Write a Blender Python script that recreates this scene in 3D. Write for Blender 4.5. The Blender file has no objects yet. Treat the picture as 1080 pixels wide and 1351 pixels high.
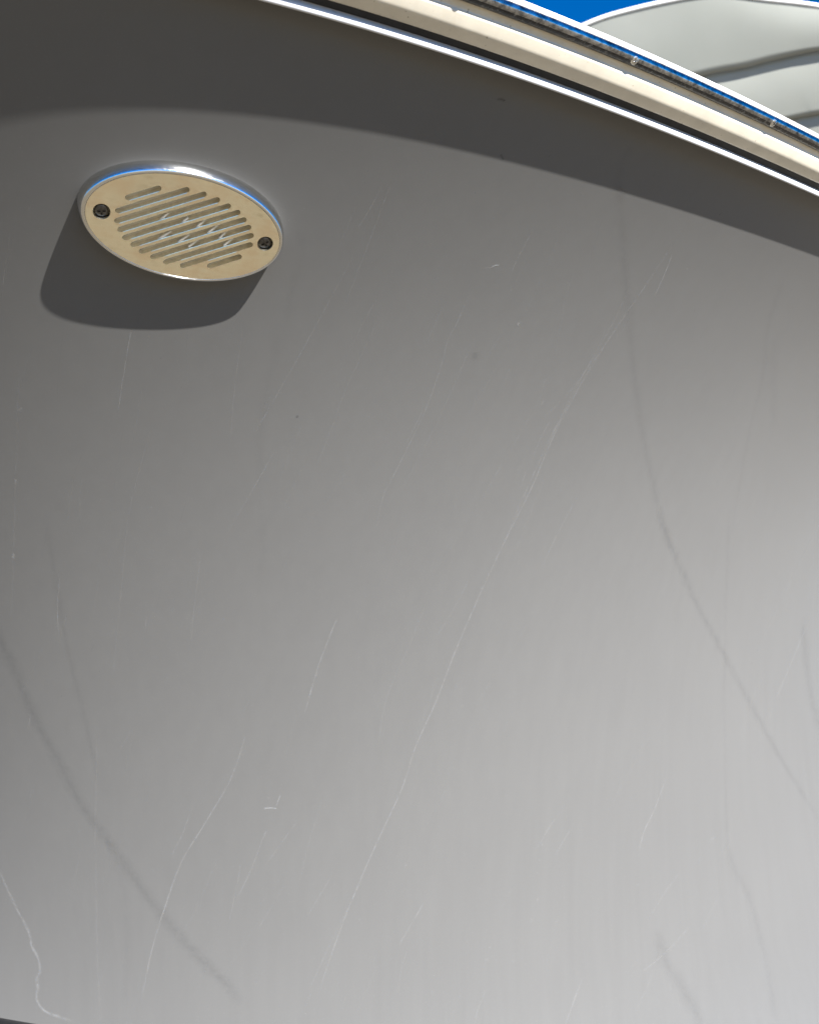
import bpy, bmesh, math, random
from mathutils import Vector, Matrix, noise as mnoise

# ------------------------------------------------------------------ camera
scene = bpy.context.scene
COL = scene.collection
EYE = 1.5                                   # eye height above the ground
cam_data = bpy.data.cameras.new('camera')
cam = bpy.data.objects.new('camera', cam_data)
COL.objects.link(cam)
cam.location = (0, 0, EYE)
cam.rotation_euler = (math.radians(90 + 5), 0, 0)
cam_data.sensor_fit = 'HORIZONTAL'
cam_data.sensor_width = 36
cam_data.lens = 43.47
cam_data.clip_start = 0.02
cam_data.clip_end = 2000
cam_data.dof.use_dof = True
cam_data.dof.focus_distance = 0.66
cam_data.dof.aperture_fstop = 18
scene.camera = cam

# ------------------------------------------------------------------ daylight
SUN = Vector((0.5718, -0.6629, 0.4833)).normalized()
sun_el = math.asin(SUN.z)
sun_az = math.atan2(SUN.x, SUN.y)           # clockwise from +Y
world = bpy.data.worlds.new('World')
scene.world = world
world.use_nodes = True
wn = world.node_tree
bg = wn.nodes['Background']
sky = wn.nodes.new('ShaderNodeTexSky')
sky.sky_type = 'NISHITA'
sky.sun_disc = False
sky.sun_elevation = sun_el
sky.sun_rotation = sun_az
sky.altitude = 2500
sky.air_density = 1.0
sky.dust_density = 0.0
sky.ozone_density = 10.0
hs = wn.nodes.new('ShaderNodeHueSaturation')
hs.inputs['Saturation'].default_value = 1.24
wn.links.new(sky.outputs[0], hs.inputs['Color'])
wn.links.new(hs.outputs[0], bg.inputs[0])
bg.inputs[1].default_value = 0.05
sl = bpy.data.lights.new('sun', 'SUN')
sl.energy = 4.0
sl.angle = math.radians(0.55)
sl.color = (1.0, 0.975, 0.94)
so = bpy.data.objects.new('sun', sl)
COL.objects.link(so)
so.rotation_euler = SUN.to_track_quat('Z', 'Y').to_euler()
so.location = SUN * 20
scene.view_settings.view_transform = 'Standard'
scene.view_settings.look = 'None'
scene.view_settings.gamma = 1
scene.view_settings.exposure = 2.16

# ------------------------------------------------------------------ measured shapes
# hull surface y = f(x, z) in metres, origin at eye height
EX = [(0,0),(1,0),(0,1),(2,0),(1,1),(0,2),(3,0),(2,1),(1,2),(0,3),(2,2),(1,3),(0,4),(3,1),(4,0)]
HC = [0.86382, 0.48565, -0.55097, 0.60902, 0.73608, -1.02981, -0.02781, -0.0423, 0.17946, -1.23974, -0.70322, -0.83497, -1.49529, -0.16292, 0.17599]
ZS = [-0.0612, 0.15033, 0.00588, 0.04598, 0.31576]
LIP_H = [-0.010547, -0.004284, 0.011834, 0.007489]       # how far the lip stands off the hull, along x
ZB = [-0.17027, -0.23407, -0.44209]

SCRATCHES = [
  (1.34, 0.55, [(217.7, 292.7), (202.3, 270.5), (186.6, 246.4), (162.6, 210.7), (146.0, 182.8), (130.6, 154.5), (117.5, 123.4), (106.9, 96.3), (81.4, 43.6), (61.6, -0.3), (41.4, -48.4), (24.3, -93.7), (5.6, -135.7), (-7.0, -174.6), (-28.0, -220.0), (-42.0, -251.3), (-59.4, -292.8), (-76.7, -340.4), (-86.1, -370.3)]),
  (1.09, 0.50, [(176.2, 248.0), (166.4, 225.5), (154.5, 203.8), (140.9, 178.4), (119.3, 133.6), (100.2, 89.6), (84.6, 50.3)]),
  (1.31, 0.60, [(-60.7, -17.0), (-64.7, -23.5), (-77.8, -55.6), (-82.1, -68.3), (-87.9, -87.1), (-92.2, -101.4)]),
  (1.49, 1.10, [(-130.3, -186.6), (-124.4, -186.2), (-118.5, -187.2)]),
  (1.35, 0.80, [(-119.1, -185.0), (-117.0, -179.4), (-114.8, -174.6)]),
  (2.87, 0.75, [(-369.6, -235.0), (-364.1, -250.6), (-354.6, -275.4), (-343.1, -299.9), (-340.7, -312.5), (-335.3, -323.4), (-333.4, -334.4), (-336.3, -342.8), (-335.5, -351.6), (-336.9, -358.4), (-333.9, -365.7), (-326.7, -372.1), (-310.5, -376.9), (-301.4, -380.0)]),
  (1.48, 0.60, [(-141.3, -114.8), (-151.2, -144.3), (-161.3, -166.3), (-184.7, -204.3), (-203.9, -235.7), (-221.0, -281.4), (-231.9, -316.2), (-242.1, -363.8)]),
  (1.23, 0.45, [(-127.7, -206.6), (-132.6, -217.1), (-143.3, -245.0), (-157.3, -272.7)]),
  (0.91, 0.30, [(-20.0, 213.9), (-31.1, 197.3), (-46.6, 173.4)]),
  (1.00, 0.38, [(44.1, 222.4), (36.5, 206.6), (28.4, 192.3), (24.2, 178.0), (14.8, 152.7), (3.0, 128.4), (-12.2, 100.1), (-21.6, 82.6), (-28.2, 55.9)]),
  (1.19, 0.35, [(11.8, 149.9), (4.8, 136.4), (-3.0, 122.6)]),
  (0.90, 0.28, [(-21.5, 199.4), (-34.1, 177.8), (-47.8, 153.7), (-60.4, 125.9), (-73.4, 99.2)]),
  (1.72, 0.40, [(524.1, -22.1), (482.7, -76.6), (446.2, -125.8)]),
  (1.53, 0.50, [(276.2, -190.2), (259.3, -225.0), (247.7, -243.2), (239.0, -266.2)]),
  (1.28, 0.35, [(155.4, -205.0), (136.8, -228.6), (122.5, -250.3)]),
  (1.37, 0.35, [(290.9, -293.4), (269.7, -313.1), (250.1, -334.1)]),
  (1.50, 0.35, [(172.9, -377.9), (161.5, -400.6), (151.9, -420.3)]),
  (0.87, 0.60, [(51.1, 235.6), (57.3, 237.3), (61.2, 238.4)]),
  (1.20, 1.20, [(58.9, 238.1), (61.7, 239.2), (64.6, 239.9)]),
  (2.92, 1.00, [(82.9, 209.7), (84.0, 211.2), (84.4, 212.4)]),
  (1.87, 0.50, [(109.2, 175.1), (110.3, 177.3), (111.5, 179.1)]),
  (1.52, 0.50, [(109.7, 160.8), (111.4, 163.7), (112.5, 166.0)]),
  (1.97, 0.90, [(-82.0, -67.6), (-80.7, -65.6), (-80.0, -63.6)]),
  (1.71, 0.25, [(568.0, 148.5), (518.5, 86.5), (455.2, -0.4), (414.6, -54.2)]),
  (1.29, 0.20, [(-182.7, 122.9), (-210.9, 62.2), (-230.3, -6.3), (-246.1, -69.1)]),
  (2.00, 0.18, [(-264.0, -108.8), (-276.2, -206.3), (-280.8, -312.6), (-277.2, -380.3)]),
  (1.44, 0.22, [(-254.6, 157.1), (-283.7, 81.3), (-304.7, 17.2), (-315.9, -18.2)]),
  (2.18, 0.80, [(-283.7, 81.3), (-282.5, 83.3), (-281.9, 85.3)]),
  (2.30, 0.80, [(-301.0, 30.1), (-300.0, 31.8), (-299.5, 33.5)]),
  (2.06, 0.60, [(-265.2, 126.7), (-264.2, 128.0), (-263.3, 129.4)]),
  (0.84, 0.25, [(24.7, 213.3), (16.8, 197.3), (9.1, 183.0)]),
  (1.34, 0.22, [(429.3, -82.3), (402.0, -125.0), (382.3, -162.3)]),
  (1.02, 0.25, [(54.0, 19.9), (40.7, -7.0), (23.8, -34.1)]),
  (1.01, 0.25, [(13.3, -6.9), (0.0, -40.5), (-20.4, -88.2), (-28.8, -133.7)]),
]
STAINS = [
  (9.78, 0.75, [(-332.5, -6.2), (-328.1, -33.5), (-322.6, -55.7), (-314.6, -98.4), (-299.3, -142.9), (-284.4, -181.5), (-261.3, -220.6), (-230.7, -270.6), (-198.1, -313.4), (-164.7, -348.9), (-147.7, -373.2)]),
  (7.44, 0.42, [(148.1, 292.6), (159.1, 277.1), (171.4, 251.4), (187.2, 216.9), (207.4, 170.8), (232.4, 119.8), (246.9, 91.2), (262.7, 64.3), (278.0, 40.6)]),
  (9.35, 0.62, [(245.4, 88.2), (260.7, 64.2), (287.9, 27.5), (313.1, -8.5), (357.1, -64.6), (402.0, -125.0), (460.5, -204.3), (527.2, -289.5)]),
  (6.78, 0.30, [(344.1, 105.3), (351.3, 49.8), (355.9, -8.9), (358.0, -94.9), (358.8, -223.2), (358.9, -285.5)]),
  (10.26, 0.38, [(357.2, -277.0), (368.7, -307.8), (388.4, -344.3), (403.3, -410.6), (409.1, -475.1)]),
  (13.56, 0.60, [(258.9, -345.5), (264.2, -369.0), (274.9, -391.7), (292.0, -416.3), (312.1, -454.8)]),
  (21.71, 0.60, [(503.9, -24.6), (513.6, -78.7), (523.7, -128.4), (552.2, -200.4)]),
  (6.08, 0.28, [(339.8, 291.8), (338.4, 267.7), (343.2, 247.0), (353.6, 219.4), (354.2, 180.0), (355.7, 121.8), (353.1, 74.3)]),
  (12.39, 0.24, [(351.4, 254.4), (370.5, 222.7), (394.6, 179.4)]),
  (4.24, 0.38, [(-270.1, 61.2), (-272.0, 34.2), (-274.4, 5.6), (-276.5, -43.1), (-272.1, -108.7), (-270.0, -156.9)]),
  (5.13, 0.20, [(-86.9, 190.6), (-97.8, 160.4), (-108.6, 127.4), (-114.4, 86.5), (-116.0, 41.9), (-125.9, -6.5)]),
  (4.51, 0.20, [(-71.5, 235.6), (-69.1, 226.0), (-78.6, 206.8), (-84.5, 186.9)]),
  (4.84, 0.30, [(154.8, 313.4), (149.5, 306.0), (148.7, 296.1), (154.1, 287.0)]),
  (6.10, 0.22, [(-267.5, -213.4), (-253.9, -263.3), (-253.6, -319.5), (-255.7, -367.0)]),
  (4.09, 0.80, [(50.4, 183.2), (50.3, 186.1), (50.7, 188.9)]),
  (1.68, 1.20, [(-83.7, 133.5), (-83.1, 134.3), (-82.5, 135.1)]),
  (1.41, 0.90, [(53.9, 307.9), (58.3, 308.5), (58.9, 308.2)]),
  (1.49, 0.70, [(59.3, 288.8), (60.5, 287.8), (61.7, 286.9)]),
]
FINE = [
  (0.66, 0.07, [(481.3, -45.5), (473.9, -52.1), (465.8, -58.3), (457.1, -64.0)]),
  (1.13, 0.09, [(384.8, 277.3), (383.4, 270.0), (381.3, 262.5), (378.5, 254.8)]),
  (1.25, 0.00, [(-163.3, 219.6), (-165.0, 217.2), (-166.8, 214.8), (-168.7, 212.4)]),
  (0.82, 0.03, [(-204.1, 184.5), (-223.8, 166.6), (-245.5, 148.9), (-269.3, 131.8)]),
  (1.00, 0.02, [(182.0, 226.5), (181.7, 215.9), (181.1, 204.8), (180.1, 193.3)]),
  (1.16, 0.16, [(-97.9, -97.5), (-102.0, -111.3), (-106.0, -125.2), (-109.9, -139.2)]),
  (0.57, 0.19, [(365.7, 91.9), (360.6, 62.5), (353.8, 32.7), (345.6, 2.9)]),
  (0.60, 0.05, [(-182.6, -167.8), (-188.3, -182.0), (-194.0, -196.2), (-199.7, -210.5)]),
  (1.15, 0.21, [(-100.5, -198.9), (-110.1, -212.2), (-119.6, -225.4), (-129.1, -238.7)]),
  (0.88, 0.06, [(415.5, -162.3), (409.7, -174.8), (405.1, -187.4), (401.5, -200.2)]),
  (1.09, 0.11, [(87.1, 50.5), (85.5, 42.0), (84.1, 33.4), (83.1, 24.6)]),
  (0.83, 0.15, [(262.9, 129.4), (257.3, 113.6), (250.7, 97.8), (243.0, 82.1)]),
  (1.03, 0.10, [(-240.4, -330.8), (-248.0, -369.7), (-253.7, -407.3), (-257.4, -442.9)]),
  (0.78, 0.06, [(125.6, 48.5), (118.9, 32.2), (110.9, 16.3), (101.7, 1.0)]),
  (1.17, 0.05, [(178.6, -39.6), (175.0, -51.0), (171.2, -62.2), (167.0, -73.4)]),
  (0.76, 0.07, [(291.9, -256.4), (287.3, -260.9), (282.5, -265.0), (277.3, -268.9)]),
  (0.62, 0.10, [(405.5, -396.6), (378.8, -421.3), (352.8, -444.7), (327.4, -466.7)]),
  (1.26, 0.06, [(-98.7, 149.1), (-101.5, 144.1), (-104.3, 139.0), (-107.2, 133.9)]),
  (0.65, 0.07, [(96.6, -85.8), (89.0, -100.5), (80.8, -114.8), (72.2, -128.8)]),
  (0.81, 0.17, [(177.2, 130.4), (174.7, 121.8), (172.4, 113.0), (170.3, 104.0)]),
  (0.80, 0.09, [(-237.3, 30.4), (-242.3, 14.7), (-247.8, -1.3), (-253.8, -17.7)]),
  (1.28, 0.10, [(-290.6, -30.0), (-300.2, -47.6), (-311.1, -64.9), (-323.4, -82.0)]),
  (0.96, 0.08, [(426.3, -418.0), (380.2, -458.8), (335.0, -494.9), (290.5, -526.7)]),
  (1.01, 0.01, [(-207.1, 153.0), (-211.0, 146.4), (-215.3, 139.7), (-220.2, 133.1)]),
  (0.77, 0.07, [(-216.0, 184.3), (-224.7, 168.3), (-232.7, 151.4), (-239.7, 133.4)]),
  (1.17, 0.34, [(-317.1, -97.8), (-318.7, -101.6), (-320.0, -105.4), (-321.1, -109.3)]),
  (0.96, 0.03, [(-43.7, -122.9), (-47.7, -134.8), (-51.3, -146.9), (-54.5, -159.2)]),
  (0.90, 0.31, [(341.4, -330.1), (332.1, -340.0), (323.7, -350.3), (316.1, -360.9)]),
  (0.96, 0.03, [(423.9, -300.0), (417.9, -303.5), (411.2, -306.2), (403.9, -308.2)]),
  (1.19, 0.09, [(-90.9, 46.1), (-97.3, 33.9), (-104.1, 21.7), (-111.3, 9.6)]),
  (0.91, 0.05, [(-70.4, -48.5), (-77.2, -63.8), (-84.3, -79.2), (-91.7, -94.5)]),
  (0.93, 0.08, [(48.8, -207.0), (43.1, -221.8), (38.0, -236.7), (33.5, -251.8)]),
  (0.63, 0.13, [(-100.1, 231.4), (-110.3, 218.5), (-121.3, 205.1), (-133.1, 191.4)]),
  (0.73, 0.06, [(-52.1, 137.4), (-63.8, 115.9), (-75.6, 93.4), (-87.4, 70.1)]),
  (0.80, 0.06, [(460.6, -47.7), (443.0, -80.5), (425.2, -112.2), (407.4, -142.9)]),
  (1.00, 0.46, [(-269.9, 15.9), (-275.1, 1.5), (-278.8, -13.3), (-280.9, -28.4)]),
  (0.80, 0.14, [(254.0, -353.4), (243.6, -363.9), (232.5, -373.6), (220.7, -382.4)]),
  (1.13, 0.07, [(56.2, -356.2), (45.6, -381.4), (33.1, -405.0), (18.7, -426.7)]),
  (0.90, 0.30, [(120.6, 153.5), (111.1, 134.2), (102.7, 113.9), (95.3, 92.9)]),
  (1.10, 0.08, [(453.5, -308.5), (418.1, -334.2), (384.4, -358.4), (352.0, -381.1)]),
  (0.59, 0.35, [(-234.7, 214.8), (-240.6, 205.2), (-246.7, 195.3), (-252.8, 184.9)]),
  (0.60, 0.13, [(48.4, 118.1), (44.0, 103.9), (40.2, 89.1), (37.2, 73.9)]),
  (1.01, 0.05, [(-197.6, -254.7), (-210.4, -303.4), (-223.3, -350.8), (-236.0, -396.0)]),
  (1.17, 0.06, [(166.6, 267.4), (162.2, 254.8), (156.8, 241.6), (150.5, 227.9)]),
  (1.11, 0.02, [(113.1, -165.8), (106.1, -183.6), (100.1, -201.8), (95.2, -220.3)]),
  (1.14, 0.07, [(207.8, 35.9), (200.8, 20.5), (194.7, 4.8), (189.4, -11.2)]),
  (0.96, 0.04, [(57.1, 143.3), (48.2, 126.0), (39.0, 108.3), (29.4, 90.4)]),
  (0.73, 0.07, [(497.6, 77.5), (496.0, 71.3), (494.4, 65.0), (492.7, 58.8)]),
  (0.52, 0.14, [(166.9, 37.1), (159.0, 25.3), (150.5, 13.9), (141.3, 2.9)]),
  (1.05, 0.03, [(233.7, 170.1), (229.9, 162.8), (226.5, 155.3), (223.3, 147.7)]),
  (0.86, 0.11, [(352.5, -147.1), (345.2, -156.3), (337.9, -165.3), (330.5, -174.2)]),
  (0.83, 0.07, [(108.2, -64.9), (105.0, -72.8), (102.2, -80.8), (99.8, -89.0)]),
  (1.25, 0.08, [(-14.5, 260.4), (-19.2, 254.2), (-24.4, 247.9), (-30.2, 241.7)]),
  (0.61, 0.11, [(-314.3, -246.8), (-320.7, -268.4), (-325.7, -290.0), (-329.1, -311.6)]),
  (0.56, 0.12, [(403.3, -79.7), (379.3, -103.6), (356.5, -126.7), (334.9, -149.3)]),
  (1.28, 0.24, [(89.5, 264.7), (84.1, 255.7), (78.7, 246.4), (73.2, 236.9)]),
  (0.95, 0.19, [(82.3, 241.1), (79.6, 236.1), (76.7, 231.1), (73.8, 226.0)]),
  (0.74, 0.04, [(301.5, -395.7), (300.7, -396.5), (300.0, -397.4), (299.2, -398.3)]),
  (1.10, 0.04, [(-253.0, -353.7), (-254.0, -379.3), (-252.7, -404.1), (-249.0, -428.0)]),
  (1.06, 0.09, [(-288.3, 60.8), (-292.3, 53.7), (-296.5, 46.5), (-301.0, 39.4)]),
  (0.83, 0.05, [(-102.5, -130.8), (-107.0, -144.1), (-111.3, -157.5), (-115.4, -171.1)]),
  (1.04, 0.02, [(483.7, 151.5), (480.6, 142.8), (476.9, 134.0), (472.7, 125.2)]),
  (0.56, 0.05, [(29.9, -160.9), (24.8, -174.4), (19.6, -187.8), (14.3, -201.2)]),
  (1.05, 0.06, [(2.4, -283.4), (-14.4, -310.5), (-34.4, -334.7), (-57.2, -355.7)]),
  (0.77, 0.13, [(-316.6, -140.0), (-324.6, -160.4), (-332.0, -181.2), (-338.7, -202.3)]),
  (1.06, 0.25, [(-101.1, 111.6), (-114.4, 91.4), (-128.5, 70.9), (-143.6, 50.2)]),
  (0.62, 0.11, [(-264.8, -267.1), (-267.0, -276.6), (-269.3, -286.0), (-271.8, -295.3)]),
  (1.28, 0.07, [(86.7, -54.5), (83.2, -61.1), (79.7, -67.6), (76.1, -74.2)]),
  (0.72, 0.09, [(-200.5, 122.9), (-207.5, 105.2), (-214.8, 86.8), (-222.3, 67.7)]),
  (1.11, 0.15, [(-76.7, -176.1), (-86.5, -205.3), (-94.9, -235.0), (-101.8, -265.1)]),
  (1.11, 0.37, [(-189.1, -175.4), (-195.1, -193.8), (-202.7, -211.6), (-211.9, -228.6)]),
  (1.05, 0.03, [(-207.9, 215.3), (-212.5, 208.5), (-216.7, 201.5), (-220.4, 194.3)]),
  (0.99, 0.08, [(-232.2, 103.5), (-241.1, 90.7), (-250.8, 77.7), (-261.1, 64.8)]),
  (0.83, 0.03, [(-71.9, 190.1), (-77.2, 181.6), (-82.8, 173.0), (-88.6, 164.3)]),
  (1.05, 0.02, [(25.1, -257.9), (23.3, -260.3), (21.4, -262.7), (19.4, -265.0)]),
  (0.67, 0.09, [(-214.9, -196.1), (-217.2, -209.1), (-219.0, -222.0), (-220.4, -235.1)]),
  (0.52, 0.05, [(7.1, 185.8), (3.6, 178.5), (0.5, 170.9), (-2.2, 163.2)]),
  (0.71, 0.11, [(-315.2, -372.4), (-318.7, -379.9), (-322.3, -387.3), (-326.1, -394.5)]),
  (1.12, 0.14, [(-34.7, 250.0), (-38.7, 243.5), (-42.7, 236.9), (-46.7, 230.0)]),
  (0.79, 0.04, [(-169.4, -87.9), (-174.6, -102.4), (-179.7, -117.2), (-184.7, -132.1)]),
  (0.81, 0.05, [(-260.3, -192.9), (-264.0, -217.8), (-267.9, -242.7), (-271.7, -267.6)]),
  (1.20, 0.18, [(-89.8, -359.0), (-92.2, -365.1), (-94.8, -371.1), (-97.8, -377.0)]),
  (0.89, 0.02, [(511.0, -275.4), (491.9, -288.1), (473.9, -300.7), (456.8, -313.1)]),
  (1.26, 0.06, [(-247.6, -194.1), (-254.9, -213.7), (-263.6, -232.9), (-273.6, -251.4)]),
  (1.18, 0.09, [(-324.2, -156.8), (-326.7, -163.3), (-328.8, -170.0), (-330.4, -176.8)]),
  (0.89, 0.02, [(473.8, 145.5), (468.5, 134.1), (462.4, 122.7), (455.7, 111.3)]),
  (0.56, 0.08, [(178.8, -86.1), (168.3, -101.1), (158.8, -116.6), (150.1, -132.5)]),
  (0.69, 0.04, [(413.0, -408.7), (398.2, -418.1), (383.8, -427.4), (369.6, -436.4)]),
  (0.80, 0.15, [(352.4, -276.4), (350.2, -281.0), (347.9, -285.5), (345.6, -290.0)]),
  (1.20, 0.04, [(175.6, -243.9), (164.2, -260.6), (152.1, -276.4), (139.3, -291.4)]),
  (1.24, 0.24, [(-17.3, 261.7), (-22.8, 254.4), (-28.7, 247.0), (-35.0, 239.5)]),
  (1.06, 0.07, [(-103.5, 213.5), (-110.5, 199.6), (-117.6, 185.0), (-124.6, 169.6)]),
  (1.20, 0.22, [(-151.2, -236.2), (-154.7, -255.2), (-158.8, -274.0), (-163.5, -292.6)]),
  (1.26, 0.10, [(-183.0, 145.0), (-188.6, 132.5), (-194.2, 119.4), (-199.6, 105.9)]),
  (0.54, 0.24, [(-218.9, 227.2), (-219.5, 226.0), (-220.2, 224.9), (-220.8, 223.7)]),
  (1.12, 0.06, [(76.8, 113.0), (72.5, 104.9), (68.0, 96.7), (63.3, 88.6)]),
  (0.77, 0.03, [(-325.1, -332.2), (-327.7, -348.7), (-329.4, -364.9), (-330.1, -380.9)]),
  (0.75, 0.09, [(-163.4, -271.4), (-172.8, -297.1), (-180.9, -323.0), (-187.9, -348.9)]),
  (0.67, 0.28, [(-112.7, -257.7), (-120.9, -271.4), (-129.0, -285.0), (-137.2, -298.5)]),
  (0.88, 0.07, [(142.0, -379.8), (137.9, -385.8), (134.0, -392.0), (130.3, -398.2)]),
  (0.64, 0.06, [(434.5, 161.2), (427.1, 130.8), (415.3, 99.6), (399.9, 68.5)]),
  (0.61, 0.12, [(-162.9, 87.4), (-168.2, 74.6), (-173.9, 61.6), (-180.1, 48.3)]),
  (0.58, 0.10, [(30.6, 14.9), (29.4, 12.4), (28.0, 9.9), (26.6, 7.5)]),
  (0.79, 0.12, [(344.0, -264.4), (328.2, -277.6), (312.5, -290.4), (297.0, -302.7)]),
  (0.53, 0.05, [(-265.6, 61.4), (-272.9, 46.7), (-279.4, 31.4), (-285.1, 15.5)]),
  (0.69, 0.06, [(-194.0, 175.6), (-196.8, 170.0), (-199.1, 164.2), (-200.9, 158.4)]),
  (0.79, 0.12, [(-210.2, -35.3), (-210.7, -36.3), (-211.1, -37.3), (-211.5, -38.3)]),
  (1.28, 0.22, [(303.2, -349.4), (282.0, -363.9), (259.4, -376.1), (235.9, -386.2)]),
  (0.97, 0.14, [(-242.1, 87.9), (-247.8, 75.0), (-252.9, 61.5), (-257.2, 47.6)]),
  (0.73, 0.09, [(234.4, 293.2), (223.9, 275.4), (214.4, 256.2), (206.0, 235.7)]),
  (0.55, 0.23, [(-50.3, -354.9), (-55.7, -363.2), (-60.9, -371.7), (-65.8, -380.2)]),
  (0.54, 0.09, [(-136.1, -120.4), (-149.3, -140.9), (-163.4, -161.0), (-178.2, -180.7)]),
  (1.29, 0.13, [(27.8, -66.1), (19.9, -88.2), (12.0, -110.4), (4.3, -132.8)]),
  (0.88, 0.14, [(-174.3, -151.1), (-176.8, -161.6), (-179.7, -172.0), (-182.9, -182.3)]),
  (1.28, 0.07, [(82.4, -323.2), (75.6, -339.5), (70.0, -356.0), (65.4, -372.7)]),
  (1.11, 0.18, [(255.7, -382.5), (247.7, -395.6), (239.1, -408.2), (230.0, -420.3)]),
  (0.69, 0.07, [(-138.0, 101.4), (-139.3, 97.3), (-140.7, 93.1), (-142.2, 88.9)]),
  (0.80, 0.24, [(-112.9, 183.1), (-120.1, 161.4), (-126.6, 138.1), (-132.1, 113.2)]),
  (0.97, 0.10, [(-145.6, 184.3), (-149.6, 172.2), (-152.3, 159.6), (-153.7, 146.5)]),
  (0.52, 0.13, [(43.5, 128.4), (41.4, 121.7), (39.5, 114.9), (37.8, 108.0)]),
  (0.62, 0.05, [(-179.3, -251.8), (-182.4, -260.1), (-185.5, -268.4), (-188.6, -276.7)]),
  (0.57, 0.02, [(-194.5, 28.8), (-195.0, 27.8), (-195.5, 26.8), (-196.0, 25.8)]),
  (0.96, 0.59, [(209.6, 274.3), (207.6, 265.8), (204.9, 257.1), (201.6, 248.1)]),
  (0.74, 0.04, [(23.6, 64.2), (17.8, 53.9), (11.7, 43.7), (5.4, 33.5)]),
  (1.26, 0.08, [(-42.2, 109.8), (-54.5, 91.7), (-67.8, 73.9), (-82.2, 56.3)]),
  (0.70, 0.06, [(276.7, 132.3), (271.1, 112.7), (265.0, 92.6), (258.6, 72.3)]),
  (0.90, 0.05, [(-121.3, -156.0), (-127.9, -170.5), (-135.9, -184.3), (-145.2, -197.1)]),
  (0.79, 0.34, [(157.6, 100.2), (145.0, 76.5), (133.0, 52.1), (121.7, 27.1)]),
  (0.53, 0.09, [(-174.8, 184.0), (-182.5, 170.1), (-190.9, 155.5), (-200.2, 140.5)]),
  (0.88, 0.21, [(125.8, 198.3), (94.9, 142.3), (59.9, 82.4), (21.8, 20.4)]),
  (0.81, 0.03, [(312.4, 72.6), (309.3, 66.3), (306.7, 59.8), (304.6, 53.2)]),
  (0.87, 0.08, [(-233.9, -10.0), (-235.5, -15.8), (-237.0, -21.6), (-238.3, -27.5)]),
  (0.86, 0.05, [(-129.3, 102.2), (-131.7, 98.2), (-134.0, 94.0), (-136.1, 89.8)]),
  (1.17, 0.13, [(-232.6, -108.3), (-239.0, -127.2), (-244.7, -146.5), (-249.8, -166.2)]),
  (1.12, 0.10, [(-122.9, -62.7), (-131.8, -78.5), (-141.3, -94.0), (-151.4, -109.2)]),
  (0.99, 0.07, [(326.4, 161.1), (317.8, 137.9), (307.8, 114.3), (296.5, 90.4)]),
  (1.28, 0.18, [(80.2, 183.8), (78.6, 179.8), (76.9, 175.7), (75.3, 171.6)]),
  (1.18, 0.25, [(159.2, 206.9), (145.8, 187.6), (129.8, 168.7), (111.6, 150.5)]),
  (0.85, 0.09, [(373.6, -264.1), (361.1, -278.8), (347.7, -292.6), (333.4, -305.3)]),
  (0.63, 0.09, [(339.1, 152.9), (329.8, 129.6), (316.8, 106.4), (300.7, 84.1)]),
  (0.98, 0.09, [(-154.5, -253.6), (-156.9, -260.5), (-158.6, -267.7), (-159.5, -275.0)]),
  (0.72, 0.17, [(495.6, -106.6), (491.0, -112.6), (485.8, -118.3), (480.2, -123.8)]),
  (0.72, 0.01, [(401.2, -78.9), (395.7, -94.6), (391.8, -110.5), (389.2, -126.6)]),
  (0.58, 0.12, [(-176.1, 236.7), (-182.3, 230.0), (-189.6, 223.4), (-197.9, 217.3)]),
  (1.24, 0.16, [(122.3, -310.3), (121.1, -312.8), (119.9, -315.3), (118.7, -317.7)]),
  (1.12, 0.14, [(49.6, 199.0), (33.3, 163.0), (13.8, 124.8), (-8.7, 84.9)]),
  (1.20, 0.10, [(-244.7, 161.8), (-250.0, 154.0), (-255.6, 146.0), (-261.4, 137.8)]),
  (1.01, 0.10, [(148.6, -313.6), (142.6, -331.1), (137.3, -348.7), (132.7, -366.2)]),
  (0.71, 0.09, [(122.8, -199.0), (122.3, -200.0), (121.8, -201.0), (121.4, -202.1)]),
  (1.26, 0.06, [(84.5, -27.4), (78.4, -37.7), (71.7, -47.5), (64.5, -56.9)]),
  (0.66, 0.04, [(32.0, 10.5), (26.3, -5.4), (21.0, -21.7), (16.1, -38.2)]),
  (1.16, 0.07, [(-8.7, 58.7), (-12.8, 43.9), (-17.1, 28.9), (-21.4, 13.6)]),
  (1.05, 0.17, [(100.0, -102.6), (96.5, -111.9), (92.6, -121.1), (88.5, -130.1)]),
  (0.56, 0.09, [(-33.0, 18.1), (-38.4, 1.3), (-44.1, -15.7), (-50.0, -32.9)]),
  (0.88, 0.05, [(-117.8, -34.1), (-130.1, -48.3), (-142.9, -62.3), (-156.3, -75.8)]),
  (0.67, 0.16, [(-236.4, 89.4), (-240.9, 77.2), (-244.4, 64.6), (-246.8, 51.7)]),
  (0.70, 0.00, [(-190.0, -295.1), (-191.1, -304.3), (-192.2, -313.5), (-193.4, -322.6)]),
  (1.21, 0.18, [(-41.7, -255.3), (-59.8, -290.3), (-77.0, -325.3), (-93.2, -359.9)]),
  (0.66, 0.06, [(-106.5, 136.5), (-118.7, 118.6), (-131.6, 100.3), (-145.2, 81.8)]),
  (0.55, 0.01, [(167.9, 285.2), (162.0, 275.0), (154.1, 264.7), (144.3, 254.5)]),
  (1.16, 0.11, [(332.4, -387.1), (322.2, -395.3), (311.3, -402.8), (299.7, -409.4)]),
  (1.02, 0.02, [(-52.0, 142.0), (-54.1, 134.8), (-56.1, 127.3), (-57.8, 119.8)]),
  (0.81, 0.19, [(110.7, 268.1), (94.0, 229.5), (71.2, 186.4), (42.6, 140.2)]),
  (0.65, 0.05, [(138.3, -399.4), (102.6, -428.2), (68.3, -455.8), (35.2, -482.2)]),
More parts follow.
